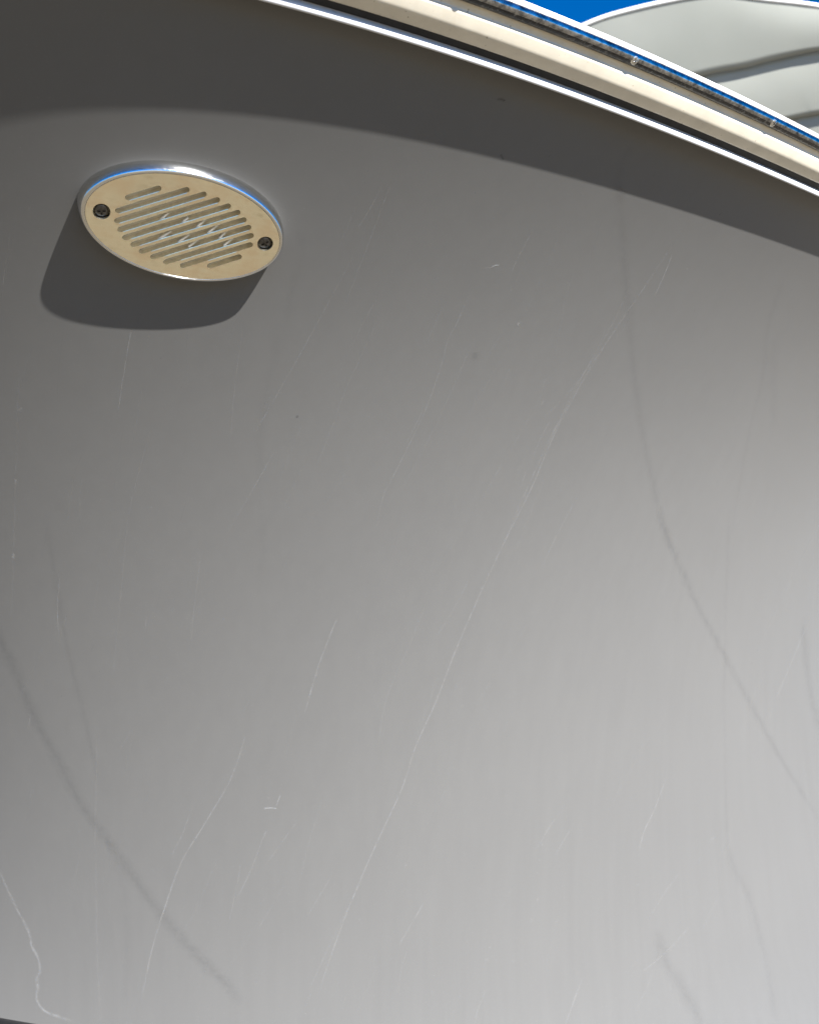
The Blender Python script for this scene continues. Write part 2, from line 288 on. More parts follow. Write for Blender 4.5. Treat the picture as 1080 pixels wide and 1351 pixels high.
  (0.75, 0.13, [(-219.3, 50.7), (-224.1, 41.8), (-229.4, 32.8), (-235.1, 23.9)]),
  (0.77, 0.10, [(93.4, -3.4), (82.6, -25.0), (72.9, -47.3), (64.4, -70.2)]),
  (0.99, 0.09, [(-80.0, 129.5), (-87.2, 116.6), (-93.2, 103.1), (-97.9, 88.9)]),
  (0.76, 0.10, [(138.3, 110.7), (132.4, 89.0), (126.8, 66.7), (121.8, 43.7)]),
  (1.11, 0.30, [(164.3, -226.9), (157.6, -236.5), (150.9, -246.0), (144.4, -255.5)]),
  (0.53, 0.19, [(-226.6, -139.0), (-228.4, -146.4), (-230.1, -154.0), (-231.4, -161.5)]),
  (0.76, 0.07, [(369.3, -143.8), (358.1, -162.6), (346.3, -180.7), (333.9, -198.1)]),
  (1.26, 0.33, [(-181.6, 177.0), (-188.8, 161.8), (-196.0, 145.7), (-203.0, 128.8)]),
  (1.14, 0.05, [(-169.3, 7.3), (-173.6, -11.1), (-178.2, -29.9), (-183.0, -49.1)]),
  (0.60, 0.15, [(-109.0, -242.9), (-118.8, -254.8), (-128.1, -267.0), (-137.0, -279.6)]),
  (1.11, 0.14, [(-289.2, -217.3), (-293.7, -233.6), (-298.8, -249.8), (-304.6, -265.7)]),
  (0.76, 0.02, [(99.8, 96.0), (91.4, 68.9), (81.4, 41.4), (70.0, 13.7)]),
  (0.67, 0.06, [(-75.1, 210.2), (-77.6, 206.7), (-80.4, 203.3), (-83.5, 199.9)]),
  (1.05, 0.07, [(-265.9, -306.7), (-267.0, -312.4), (-267.8, -318.1), (-268.3, -323.9)]),
  (1.10, 0.03, [(-83.3, 51.5), (-87.3, 43.6), (-91.5, 35.8), (-96.1, 28.1)]),
  (0.63, 0.25, [(161.5, 225.6), (153.3, 202.6), (143.1, 178.4), (131.0, 153.3)]),
  (0.61, 0.10, [(465.3, -67.5), (456.5, -80.1), (446.1, -92.0), (434.5, -103.0)]),
  (1.06, 0.02, [(29.0, -344.5), (26.1, -350.4), (22.8, -355.9), (19.1, -361.2)]),
  (0.99, 0.09, [(-219.2, 67.0), (-220.6, 64.1), (-221.9, 61.1), (-223.1, 58.1)]),
  (0.57, 0.05, [(232.0, -212.8), (219.7, -233.9), (208.2, -255.0), (197.4, -276.1)]),
  (0.89, 0.05, [(-74.8, 246.7), (-77.5, 243.5), (-80.1, 240.2), (-82.8, 236.9)]),
  (0.72, 0.25, [(124.4, -1.9), (104.0, -34.8), (83.2, -67.4), (62.2, -99.5)]),
  (1.01, 0.07, [(273.5, 229.9), (272.4, 223.9), (272.3, 217.8), (273.3, 211.6)]),
  (1.26, 0.16, [(482.2, -70.3), (457.9, -106.6), (434.5, -141.4), (412.2, -174.9)]),
  (0.74, 0.04, [(-115.9, -359.3), (-140.5, -407.5), (-168.3, -450.3), (-198.7, -487.6)]),
  (0.97, 0.09, [(21.6, 209.1), (18.1, 205.1), (14.7, 201.2), (11.1, 197.2)]),
  (1.20, 0.07, [(490.2, -81.8), (466.8, -103.4), (442.0, -122.7), (416.3, -140.0)]),
  (1.18, 0.03, [(455.1, -384.6), (432.3, -405.4), (407.0, -423.4), (379.8, -438.6)]),
  (0.57, 0.03, [(344.6, -220.4), (337.4, -224.9), (329.7, -228.9), (321.7, -232.2)]),
  (0.65, 0.10, [(514.0, -158.7), (462.9, -225.1), (416.8, -285.9), (374.0, -342.0)]),
  (1.18, 0.03, [(240.3, -74.6), (237.1, -83.1), (233.3, -91.4), (229.1, -99.4)]),
  (0.96, 0.07, [(-96.4, -134.8), (-100.3, -144.0), (-104.1, -153.3), (-108.1, -162.5)]),
  (1.18, 0.20, [(71.1, 204.0), (67.3, 197.6), (63.0, 191.3), (58.3, 185.0)]),
  (1.29, 0.18, [(73.5, -372.9), (69.2, -381.7), (65.4, -390.7), (62.2, -399.8)]),
  (1.05, 0.23, [(504.2, -207.0), (496.8, -213.8), (490.1, -220.7), (484.1, -227.9)]),
  (0.72, 0.18, [(428.3, 16.8), (424.9, 0.9), (422.8, -15.2), (422.1, -31.4)]),
  (1.23, 0.23, [(-211.2, -15.3), (-212.3, -18.4), (-213.2, -21.5), (-213.9, -24.6)]),
  (1.14, 0.08, [(141.6, 278.9), (139.5, 269.2), (137.6, 259.2), (135.9, 248.6)]),
  (1.01, 0.07, [(179.5, 172.2), (162.3, 142.2), (144.2, 111.3), (125.4, 79.7)]),
  (0.85, 0.07, [(94.6, 195.4), (68.2, 152.4), (40.5, 106.4), (11.8, 58.0)]),
  (0.81, 0.11, [(251.1, 239.2), (250.7, 236.1), (250.7, 232.9), (251.1, 229.8)]),
  (1.21, 0.05, [(212.0, -321.8), (207.9, -328.2), (204.0, -334.7), (200.3, -341.2)]),
  (0.61, 0.08, [(-79.2, 217.8), (-88.1, 201.6), (-97.8, 184.6), (-108.3, 166.8)]),
  (0.88, 0.12, [(-177.1, -100.3), (-182.0, -110.9), (-186.5, -121.8), (-190.8, -132.8)]),
  (1.22, 0.14, [(46.9, -75.3), (43.6, -79.9), (40.4, -84.6), (37.5, -89.5)]),
  (1.28, 0.02, [(-163.7, -14.0), (-172.8, -33.9), (-182.4, -54.0), (-192.5, -74.3)]),
  (0.74, 0.05, [(-86.9, 125.0), (-93.8, 107.1), (-100.4, 88.4), (-106.6, 69.0)]),
  (0.77, 0.04, [(-260.7, -105.3), (-269.5, -136.9), (-276.5, -169.4), (-281.5, -202.6)]),
  (0.78, 0.22, [(256.2, -138.9), (236.7, -167.7), (217.9, -196.0), (199.8, -223.9)]),
  (0.63, 0.08, [(153.9, -326.6), (144.2, -349.0), (134.7, -371.0), (125.4, -392.6)]),
  (0.59, 0.12, [(109.8, 252.4), (104.9, 242.4), (99.6, 232.1), (93.8, 221.5)]),
  (0.69, 0.04, [(48.8, 140.1), (45.5, 130.9), (41.8, 121.6), (37.6, 112.3)]),
  (1.22, 0.15, [(101.8, 130.7), (98.1, 119.9), (94.2, 108.8), (90.2, 97.7)]),
  (1.08, 0.09, [(408.8, 209.0), (405.6, 204.4), (402.4, 199.7), (399.0, 195.1)]),
  (0.54, 0.09, [(-136.3, -342.2), (-143.0, -352.7), (-149.9, -362.9), (-157.0, -372.9)]),
  (0.66, 0.08, [(-160.9, -239.9), (-164.6, -252.8), (-167.8, -265.9), (-170.5, -279.1)]),
  (1.28, 0.03, [(-251.1, -306.0), (-255.1, -320.3), (-259.1, -334.4), (-263.1, -348.3)]),
  (0.65, 0.09, [(-115.6, -299.8), (-122.4, -314.7), (-129.5, -329.4), (-137.0, -343.7)]),
  (0.87, 0.02, [(45.7, -23.0), (33.8, -48.5), (22.7, -74.6), (12.4, -101.2)]),
  (0.66, 0.19, [(75.6, 257.0), (71.9, 247.4), (68.0, 237.5), (63.8, 227.2)]),
  (0.71, 0.07, [(341.8, -110.5), (326.7, -126.6), (312.5, -142.7), (298.9, -158.6)]),
  (0.90, 0.13, [(384.2, -238.3), (374.7, -252.2), (365.8, -266.2), (357.4, -280.1)]),
  (0.70, 0.12, [(64.2, 134.6), (61.4, 129.1), (59.0, 123.4), (56.7, 117.7)]),
  (0.56, 0.15, [(280.9, 231.0), (278.5, 222.5), (276.3, 213.8), (274.5, 204.8)]),
  (1.23, 0.21, [(-68.6, -248.1), (-76.9, -262.3), (-85.4, -276.3), (-93.9, -290.2)]),
  (0.96, 0.06, [(-219.1, -133.1), (-224.4, -154.4), (-229.3, -175.9), (-233.9, -197.7)]),
  (1.23, 0.11, [(122.9, 247.0), (120.8, 230.0), (118.8, 211.9), (117.0, 192.5)]),
  (1.27, 0.11, [(-0.9, -323.5), (-5.7, -339.4), (-9.2, -355.5), (-11.4, -371.8)]),
  (0.97, 0.04, [(-196.0, 95.1), (-197.9, 91.3), (-199.6, 87.5), (-201.4, 83.6)]),
  (1.06, 0.25, [(-10.2, 266.7), (-20.9, 247.1), (-32.4, 225.9), (-44.8, 203.1)]),
  (1.16, 0.14, [(297.5, -333.7), (293.9, -338.1), (290.8, -342.7), (288.3, -347.6)]),
  (0.69, 0.08, [(-218.0, 73.5), (-226.0, 58.7), (-234.0, 43.4), (-242.2, 27.6)]),
  (0.87, 0.04, [(-71.3, 6.0), (-80.8, -6.3), (-90.6, -18.3), (-100.9, -30.0)]),
  (1.24, 0.13, [(184.7, 235.4), (178.8, 226.4), (172.2, 217.3), (165.1, 208.3)]),
  (0.76, 0.15, [(394.4, -447.3), (378.5, -462.4), (363.6, -477.4), (349.5, -492.2)]),
  (0.80, 0.03, [(-110.0, 133.2), (-117.0, 121.9), (-123.9, 110.3), (-130.8, 98.4)]),
  (1.11, 0.17, [(-270.9, -11.5), (-274.9, -19.9), (-279.0, -28.4), (-283.2, -37.0)]),
  (0.80, 0.10, [(75.2, -94.9), (69.7, -105.1), (64.3, -115.3), (59.1, -125.5)]),
  (0.70, 0.06, [(417.4, -238.1), (404.6, -252.1), (391.7, -265.6), (378.7, -278.5)]),
  (0.67, 0.06, [(-87.3, 128.5), (-103.2, 98.3), (-120.9, 66.9), (-140.2, 34.8)]),
  (0.56, 0.03, [(-282.8, 75.2), (-285.4, 68.1), (-288.0, 60.9), (-290.5, 53.5)]),
  (0.61, 0.09, [(-101.8, 144.7), (-103.9, 142.1), (-106.0, 139.6), (-108.2, 137.2)]),
  (0.82, 0.46, [(17.8, -278.3), (8.5, -294.0), (-1.1, -309.4), (-10.8, -324.5)]),
  (0.83, 0.11, [(-228.9, 220.8), (-234.6, 211.6), (-240.8, 202.0), (-247.3, 192.0)]),
  (0.69, 0.02, [(3.2, 148.1), (0.3, 143.4), (-3.1, 138.8), (-6.8, 134.4)]),
  (1.09, 0.16, [(252.1, 101.7), (249.8, 93.6), (247.9, 85.3), (246.5, 76.9)]),
  (1.04, 0.10, [(-255.1, -36.5), (-256.4, -38.8), (-257.7, -41.2), (-258.9, -43.6)]),
  (0.51, 0.11, [(503.5, 32.3), (495.0, 4.0), (488.2, -24.5), (483.1, -52.9)]),
  (0.78, 0.10, [(-274.4, -332.5), (-279.2, -347.5), (-284.0, -362.2), (-288.6, -376.6)]),
  (1.11, 0.09, [(324.4, 226.4), (321.3, 212.7), (317.4, 198.6), (312.7, 184.0)]),
  (1.12, 0.07, [(42.8, -149.0), (37.8, -160.1), (32.7, -171.1), (27.7, -182.2)]),
  (1.20, 0.11, [(37.2, -174.7), (31.8, -184.4), (26.3, -193.9), (20.6, -203.3)]),
  (1.24, 0.18, [(-164.1, 32.8), (-169.7, 11.0), (-175.1, -11.4), (-180.1, -34.6)]),
  (0.67, 0.01, [(-125.4, -83.8), (-127.6, -88.8), (-129.9, -93.8), (-132.3, -98.7)]),
  (0.72, 0.06, [(-63.2, -344.7), (-65.6, -351.9), (-67.3, -359.3), (-68.2, -366.9)]),
  (0.76, 0.14, [(-28.6, -337.8), (-36.1, -354.1), (-43.3, -370.2), (-50.5, -386.1)]),
  (1.27, 0.06, [(-190.2, 29.3), (-195.5, 12.1), (-201.8, -5.3), (-209.2, -22.9)]),
  (1.13, 0.05, [(57.1, 171.4), (49.0, 150.1), (40.1, 128.1), (30.3, 105.3)]),
  (0.95, 0.10, [(374.6, -95.0), (372.7, -98.1), (370.6, -101.1), (368.4, -104.1)]),
  (0.85, 0.28, [(-236.0, -111.0), (-239.4, -116.9), (-243.1, -122.7), (-247.1, -128.3)]),
  (1.13, 0.14, [(-168.5, -223.4), (-179.5, -250.6), (-191.4, -277.2), (-204.1, -303.2)]),
  (0.76, 0.15, [(-78.4, 106.7), (-85.4, 94.7), (-92.4, 82.4), (-99.2, 69.8)]),
  (0.53, 0.10, [(-116.3, -365.7), (-126.5, -388.4), (-136.9, -410.2), (-147.6, -431.1)]),
  (0.60, 0.09, [(311.5, 327.6), (305.6, 309.5), (298.6, 289.8), (290.6, 268.3)]),
  (0.97, 0.07, [(224.1, 120.0), (215.1, 97.7), (206.0, 74.9), (196.9, 51.8)]),
  (0.60, 0.20, [(-137.3, -292.7), (-148.1, -309.2), (-158.6, -325.8), (-168.7, -342.5)]),
  (0.54, 0.27, [(101.5, -278.9), (97.2, -286.1), (92.8, -293.3), (88.3, -300.3)]),
  (1.01, 0.10, [(334.0, 173.5), (331.9, 166.4), (330.4, 159.1), (329.7, 151.7)]),
  (1.24, 0.16, [(122.2, 115.7), (112.9, 90.2), (103.2, 63.9), (93.2, 37.1)]),
  (0.79, 0.16, [(90.1, 255.3), (87.1, 249.8), (84.6, 244.1), (82.5, 238.3)]),
  (1.04, 0.05, [(55.6, -326.0), (53.7, -329.6), (51.8, -333.1), (49.7, -336.6)]),
  (1.25, 0.23, [(-35.7, 230.7), (-59.6, 197.2), (-85.8, 160.7), (-114.1, 121.6)]),
  (0.94, 0.06, [(365.3, 271.7), (365.9, 267.9), (366.4, 264.1), (366.7, 260.2)]),
  (1.09, 0.06, [(-163.3, 9.2), (-167.0, -1.0), (-170.3, -11.5), (-173.3, -22.2)]),
  (0.74, 0.05, [(524.1, -134.7), (508.0, -150.9), (491.4, -166.2), (474.6, -180.6)]),
  (1.00, 0.06, [(269.5, -167.8), (254.7, -185.9), (238.5, -202.4), (221.0, -217.2)]),
  (0.74, 0.23, [(-48.6, -5.4), (-47.8, -4.7), (-47.4, -3.9)]),
  (0.63, 0.31, [(247.9, 254.7), (248.6, 255.4), (248.9, 256.0)]),
  (0.95, 0.53, [(99.6, -352.6), (100.6, -351.8), (101.1, -351.0)]),
  (1.00, 0.21, [(-282.5, -314.1), (-281.6, -313.2), (-281.1, -312.3)]),
  (1.09, 0.58, [(-159.7, 220.3), (-159.1, 220.7), (-158.8, 221.1)]),
  (1.10, 0.51, [(142.6, 105.7), (143.1, 106.2), (143.3, 106.7)]),
  (0.61, 0.37, [(-202.8, -67.5), (-202.0, -66.7), (-201.6, -65.9)]),
  (0.91, 0.57, [(539.7, -80.6), (541.7, -79.8), (542.7, -78.9)]),
  (1.19, 0.30, [(430.8, 208.2), (431.4, 208.9), (431.6, 209.4)]),
  (1.19, 0.42, [(23.9, 236.9), (24.6, 237.4), (24.9, 237.9)]),
  (0.78, 0.60, [(232.9, 104.5), (233.7, 105.2), (234.0, 105.8)]),
  (0.83, 0.30, [(-115.3, 251.6), (-114.7, 252.1), (-114.3, 252.5)]),
  (0.73, 0.52, [(215.8, -272.3), (216.4, -271.9), (216.7, -271.4)]),
  (0.86, 0.42, [(25.6, 126.8), (26.4, 127.6), (26.7, 128.3)]),
  (0.67, 0.56, [(-153.9, 236.7), (-153.4, 237.1), (-153.1, 237.4)]),
  (0.74, 0.51, [(93.0, 294.6), (93.5, 295.1), (93.7, 295.4)]),
  (0.93, 0.36, [(-16.9, -170.2), (-16.4, -169.7), (-16.1, -169.1)]),
  (1.12, 0.47, [(57.6, 261.0), (58.3, 261.6), (58.5, 262.1)]),
  (0.92, 0.59, [(-168.2, 161.6), (-167.8, 161.9), (-167.6, 162.1)]),
  (0.60, 0.37, [(-255.4, -60.3), (-254.8, -59.7), (-254.4, -59.1)]),
  (1.09, 0.23, [(-135.6, 197.8), (-134.9, 198.4), (-134.4, 199.0)]),
  (1.16, 0.56, [(-186.2, 224.7), (-185.7, 225.1), (-185.4, 225.4)]),
  (0.77, 0.52, [(353.5, 284.7), (354.2, 285.3), (354.3, 285.8)]),
  (1.15, 0.47, [(-194.4, 67.5), (-193.9, 67.9), (-193.6, 68.4)]),
  (0.81, 0.53, [(-118.5, 255.0), (-118.0, 255.4), (-117.7, 255.7)]),
  (0.92, 0.32, [(108.8, 56.7), (109.7, 57.5), (110.1, 58.4)]),
  (0.95, 0.21, [(61.7, 263.8), (62.3, 264.3), (62.6, 264.8)]),
  (1.10, 0.34, [(105.0, 266.1), (105.3, 266.4), (105.5, 266.7)]),
  (0.62, 0.42, [(176.3, 304.9), (176.7, 305.3), (176.9, 305.6)]),
  (0.97, 0.31, [(-219.8, -365.0), (-219.2, -364.5), (-219.0, -363.9)]),
  (1.15, 0.44, [(-125.9, -177.3), (-125.5, -176.9), (-125.3, -176.5)]),
  (0.70, 0.38, [(184.4, -146.0), (185.3, -145.3), (185.7, -144.6)]),
  (0.63, 0.38, [(386.1, -290.0), (387.6, -289.3), (388.4, -288.4)]),
  (1.00, 0.52, [(221.3, 90.1), (221.9, 90.6), (222.1, 91.1)]),
  (0.90, 0.46, [(-135.2, -92.1), (-134.7, -91.6), (-134.4, -91.1)]),
  (1.01, 0.49, [(-95.7, 70.8), (-95.2, 71.3), (-95.0, 71.7)]),
  (0.66, 0.57, [(21.7, 122.9), (22.5, 123.7), (22.9, 124.4)]),
  (0.66, 0.49, [(370.6, 76.5), (371.6, 77.2), (372.0, 78.0)]),
  (0.73, 0.42, [(127.6, -258.6), (128.3, -258.0), (128.7, -257.4)]),
  (0.71, 0.40, [(165.9, -373.6), (167.0, -372.8), (167.6, -372.0)]),
  (0.75, 0.37, [(213.7, -185.2), (214.6, -184.5), (215.1, -183.7)]),
  (0.70, 0.48, [(-97.8, 98.7), (-97.0, 99.4), (-96.5, 100.1)]),
  (1.12, 0.32, [(92.2, -190.8), (92.9, -190.2), (93.3, -189.5)]),
  (0.85, 0.39, [(-233.4, -168.4), (-232.5, -167.5), (-232.0, -166.6)]),
  (0.66, 0.27, [(-175.5, 158.4), (-175.1, 158.7), (-174.8, 159.1)]),
  (1.09, 0.30, [(-216.4, -130.6), (-215.7, -129.9), (-215.3, -129.2)]),
  (1.07, 0.23, [(-95.8, -323.7), (-95.3, -323.3), (-95.1, -322.9)]),
  (0.71, 0.50, [(145.2, -320.9), (146.1, -320.2), (146.5, -319.5)]),
  (0.71, 0.49, [(-28.6, 260.8), (-28.3, 261.0), (-28.1, 261.2)]),
  (1.17, 0.36, [(242.4, 32.5), (243.5, 33.5), (244.0, 34.4)]),
  (0.65, 0.53, [(250.2, 115.8), (251.3, 116.9), (251.7, 117.9)]),
  (0.87, 0.36, [(88.1, 136.3), (88.8, 137.0), (89.2, 137.6)]),
  (1.17, 0.23, [(-204.3, -16.3), (-203.5, -15.6), (-203.0, -14.9)]),
  (0.81, 0.50, [(157.0, -128.3), (157.8, -127.7), (158.2, -127.0)]),
  (1.17, 0.58, [(245.5, 247.4), (246.1, 247.9), (246.3, 248.4)]),
  (1.15, 0.29, [(411.6, -62.0), (413.4, -60.9), (414.2, -59.7)]),
  (0.99, 0.54, [(130.3, -243.5), (131.0, -242.9), (131.3, -242.3)]),
  (0.88, 0.37, [(269.6, 176.6), (270.3, 177.2), (270.5, 177.8)]),
  (1.06, 0.55, [(-47.0, -297.0), (-46.3, -296.4), (-45.9, -295.7)]),
  (0.72, 0.33, [(-223.0, 230.7), (-222.4, 231.1), (-222.0, 231.4)]),
  (0.88, 0.27, [(-202.3, -180.8), (-201.4, -179.9), (-200.9, -179.0)]),
  (0.70, 0.24, [(-139.7, 216.0), (-139.2, 216.3), (-139.0, 216.6)]),
  (1.11, 0.36, [(-192.6, 200.0), (-191.9, 200.5), (-191.4, 201.0)]),
  (1.04, 0.60, [(-4.3, -249.4), (-3.4, -248.6), (-3.0, -247.7)]),
  (1.06, 0.30, [(-51.8, 197.0), (-51.4, 197.4), (-51.2, 197.7)]),
  (1.15, 0.28, [(-206.9, -12.7), (-206.1, -12.0), (-205.7, -11.2)]),
  (0.89, 0.42, [(-93.6, 147.4), (-93.1, 147.8), (-92.9, 148.2)]),
  (0.69, 0.23, [(163.5, 273.4), (163.9, 273.7), (164.0, 274.0)]),
  (0.61, 0.26, [(-159.1, 145.8), (-158.5, 146.4), (-158.1, 146.9)]),
  (0.86, 0.42, [(-17.5, 163.0), (-17.0, 163.5), (-16.7, 164.0)]),
  (1.10, 0.28, [(321.2, 120.4), (322.2, 121.3), (322.7, 122.2)]),
  (0.85, 0.31, [(59.2, -265.8), (59.7, -265.4), (60.0, -264.9)]),
  (0.95, 0.59, [(48.2, -100.6), (49.1, -99.6), (49.6, -98.7)]),
  (1.01, 0.28, [(61.7, -77.5), (62.4, -76.9), (62.7, -76.2)]),
  (1.14, 0.48, [(125.3, -296.8), (126.3, -296.0), (126.8, -295.1)]),
  (1.15, 0.24, [(76.6, -336.7), (77.7, -335.8), (78.2, -334.9)]),
  (1.03, 0.44, [(259.9, 232.6), (260.7, 233.4), (261.0, 234.0)]),
  (0.75, 0.49, [(172.3, 186.0), (173.1, 186.8), (173.5, 187.5)]),
  (1.01, 0.58, [(-174.0, -239.9), (-173.4, -239.3), (-173.1, -238.7)]),
  (0.65, 0.57, [(-234.3, -175.3), (-233.6, -174.7), (-233.2, -174.0)]),
  (0.67, 0.38, [(263.3, 209.4), (264.2, 210.3), (264.5, 211.2)]),
  (0.72, 0.47, [(74.5, -347.2), (75.5, -346.3), (76.1, -345.4)]),
  (1.08, 0.47, [(-282.4, -22.1), (-281.4, -21.2), (-280.8, -20.4)]),
  (0.84, 0.38, [(5.7, -322.2), (6.5, -321.5), (6.8, -320.8)]),
  (0.69, 0.52, [(-186.8, -275.3), (-186.2, -274.7), (-185.8, -274.0)]),
  (0.61, 0.22, [(386.8, 138.9), (387.5, 139.5), (387.8, 140.0)]),
  (1.11, 0.59, [(401.8, -76.6), (403.0, -75.8), (403.6, -75.0)]),
  (1.06, 0.30, [(92.1, -394.4), (92.5, -394.1), (92.8, -393.7)]),
  (0.90, 0.25, [(-149.6, -63.7), (-148.9, -63.0), (-148.6, -62.4)]),
  (0.70, 0.46, [(88.3, 150.1), (88.8, 150.6), (89.0, 151.0)]),
  (0.68, 0.44, [(-290.7, -204.4), (-289.8, -203.6), (-289.3, -202.8)]),
  (0.67, 0.21, [(-188.9, -1.5), (-188.2, -0.9), (-187.8, -0.3)]),
  (0.78, 0.20, [(-39.3, 154.2), (-38.8, 154.7), (-38.5, 155.1)]),
  (0.64, 0.50, [(527.9, -187.7), (529.7, -187.1), (530.7, -186.3)]),
  (0.68, 0.24, [(-282.3, 8.9), (-281.9, 9.3), (-281.6, 9.6)]),
  (0.90, 0.34, [(-174.8, 183.4), (-174.4, 183.7), (-174.1, 184.0)]),
  (0.77, 0.34, [(365.8, 311.8), (366.2, 312.2), (366.2, 312.5)]),
  (1.13, 0.35, [(40.2, -159.9), (41.1, -159.1), (41.6, -158.1)]),
  (0.71, 0.21, [(4.3, 275.1), (4.9, 275.6), (5.2, 276.0)]),
  (0.73, 0.23, [(165.6, 87.4), (166.1, 87.8), (166.3, 88.3)]),
  (0.96, 0.21, [(13.8, -106.9), (14.6, -106.2), (14.9, -105.5)]),
  (0.86, 0.23, [(-94.2, 235.0), (-93.7, 235.3), (-93.4, 235.6)]),
  (1.13, 0.57, [(227.3, 269.0), (227.9, 269.6), (228.1, 270.1)]),
  (0.75, 0.47, [(-131.5, 171.6), (-131.1, 172.0), (-130.9, 172.3)]),
  (0.85, 0.46, [(-184.5, -79.6), (-184.1, -79.2), (-183.8, -78.7)]),
  (1.09, 0.42, [(-76.3, -186.8), (-75.7, -186.3), (-75.5, -185.8)]),
  (1.16, 0.48, [(20.3, -370.8), (21.3, -370.0), (21.7, -369.1)]),
  (0.83, 0.42, [(179.3, 26.4), (180.0, 27.1), (180.4, 27.8)]),
  (0.96, 0.49, [(-369.6, -341.0), (-369.1, -340.6), (-368.9, -340.1)]),
  (0.88, 0.27, [(175.8, 145.8), (176.5, 146.4), (176.8, 147.0)]),
  (0.64, 0.30, [(-26.4, 265.6), (-26.0, 266.0), (-25.7, 266.3)]),
  (0.66, 0.31, [(-222.5, 230.9), (-221.9, 231.3), (-221.5, 231.6)]),
  (1.05, 0.27, [(435.7, -146.6), (437.6, -145.6), (438.7, -144.5)]),
  (0.63, 0.35, [(421.4, -350.3), (423.0, -349.7), (423.9, -348.8)]),
  (1.14, 0.49, [(-173.0, 172.6), (-172.3, 173.0), (-172.0, 173.5)]),
  (1.13, 0.40, [(-229.4, -242.1), (-228.7, -241.3), (-228.2, -240.5)]),
  (0.71, 0.38, [(-32.0, 138.9), (-31.6, 139.2), (-31.4, 139.6)]),
  (0.65, 0.37, [(165.1, 190.4), (165.9, 191.2), (166.2, 191.9)]),
  (0.99, 0.28, [(75.8, 213.6), (76.3, 214.1), (76.5, 214.5)]),
  (1.08, 0.51, [(-153.0, -17.2), (-152.3, -16.5), (-151.9, -15.8)]),
  (0.94, 0.60, [(336.8, -267.0), (338.3, -266.1), (339.1, -265.2)]),
  (0.98, 0.54, [(360.0, 145.5), (360.9, 146.3), (361.2, 147.1)]),
  (1.00, 0.21, [(209.9, 222.4), (210.6, 223.0), (210.8, 223.6)]),
  (1.20, 0.55, [(120.8, 284.2), (121.4, 284.7), (121.7, 285.2)]),
  (0.63, 0.41, [(-136.5, 11.0), (-135.7, 11.7), (-135.3, 12.5)]),
  (1.08, 0.53, [(-289.2, -81.2), (-288.5, -80.7), (-288.2, -80.1)]),
  (0.99, 0.41, [(-78.5, 230.6), (-78.2, 230.8), (-78.0, 231.0)]),
  (0.96, 0.29, [(177.1, 282.6), (177.5, 282.9), (177.6, 283.2)]),
  (0.78, 0.37, [(131.4, 221.3), (131.8, 221.7), (132.0, 222.1)]),
  (1.10, 0.31, [(59.6, -360.5), (60.2, -360.0), (60.5, -359.5)]),
  (0.98, 0.46, [(200.6, -317.6), (201.2, -317.2), (201.5, -316.8)]),
  (1.14, 0.22, [(32.4, 51.7), (33.1, 52.4), (33.4, 53.0)]),
  (0.89, 0.26, [(-51.2, -50.5), (-50.5, -49.8), (-50.1, -49.1)]),
  (0.71, 0.20, [(287.8, -266.4), (289.2, -265.5), (289.9, -264.5)]),
  (1.13, 0.55, [(244.8, 302.5), (245.5, 303.1), (245.7, 303.6)]),
  (0.64, 0.42, [(-155.6, -352.5), (-155.1, -352.0), (-154.9, -351.5)]),
  (0.72, 0.22, [(-185.6, 163.8), (-184.9, 164.3), (-184.5, 164.8)]),
  (0.91, 0.47, [(-191.2, -10.1), (-190.3, -9.2), (-189.8, -8.4)]),
  (0.92, 0.44, [(334.0, -267.8), (335.5, -267.0), (336.2, -266.1)]),
  (0.92, 0.47, [(-167.4, 237.4), (-166.8, 237.8), (-166.4, 238.2)]),
  (1.19, 0.30, [(-182.2, -368.0), (-181.7, -367.5), (-181.4, -367.0)]),
  (0.90, 0.33, [(-210.5, -228.4), (-209.9, -227.8), (-209.5, -227.2)]),
  (0.93, 0.44, [(89.7, 186.6), (90.1, 187.0), (90.3, 187.3)]),
  (0.86, 0.57, [(-86.6, -186.9), (-85.8, -186.2), (-85.4, -185.3)]),
  (1.01, 0.38, [(321.9, 118.2), (322.5, 118.7), (322.8, 119.2)]),
  (0.78, 0.39, [(43.5, 269.6), (43.8, 269.9), (44.0, 270.2)]),
  (1.09, 0.58, [(-163.3, -158.4), (-162.7, -157.7), (-162.3, -157.0)]),
  (1.07, 0.52, [(63.6, 8.5), (64.3, 9.2), (64.7, 9.9)]),
  (0.71, 0.50, [(101.1, 88.5), (101.9, 89.3), (102.3, 90.1)]),
  (0.63, 0.43, [(-41.9, -329.0), (-41.1, -328.2), (-40.8, -327.5)]),
  (0.70, 0.24, [(-158.8, 98.1), (-158.2, 98.6), (-157.9, 99.0)]),
  (0.61, 0.43, [(17.6, 225.2), (18.2, 225.7), (18.5, 226.2)]),
  (0.73, 0.45, [(79.0, -345.0), (79.6, -344.5), (79.9, -344.0)]),
  (0.96, 0.52, [(236.9, -299.1), (238.2, -298.3), (238.8, -297.4)]),
  (1.03, 0.58, [(101.8, 234.6), (102.2, 235.0), (102.4, 235.3)]),
  (0.73, 0.31, [(-48.7, 217.2), (-48.1, 217.7), (-47.9, 218.1)]),
  (0.69, 0.58, [(-93.6, -130.7), (-92.6, -129.8), (-92.1, -128.8)]),
  (0.60, 0.54, [(-57.9, 130.8), (-57.1, 131.6), (-56.7, 132.3)]),
  (1.13, 0.38, [(93.2, -132.3), (94.1, -131.5), (94.5, -130.7)]),
  (0.83, 0.22, [(379.1, -178.9), (380.0, -178.4), (380.5, -177.8)]),
]
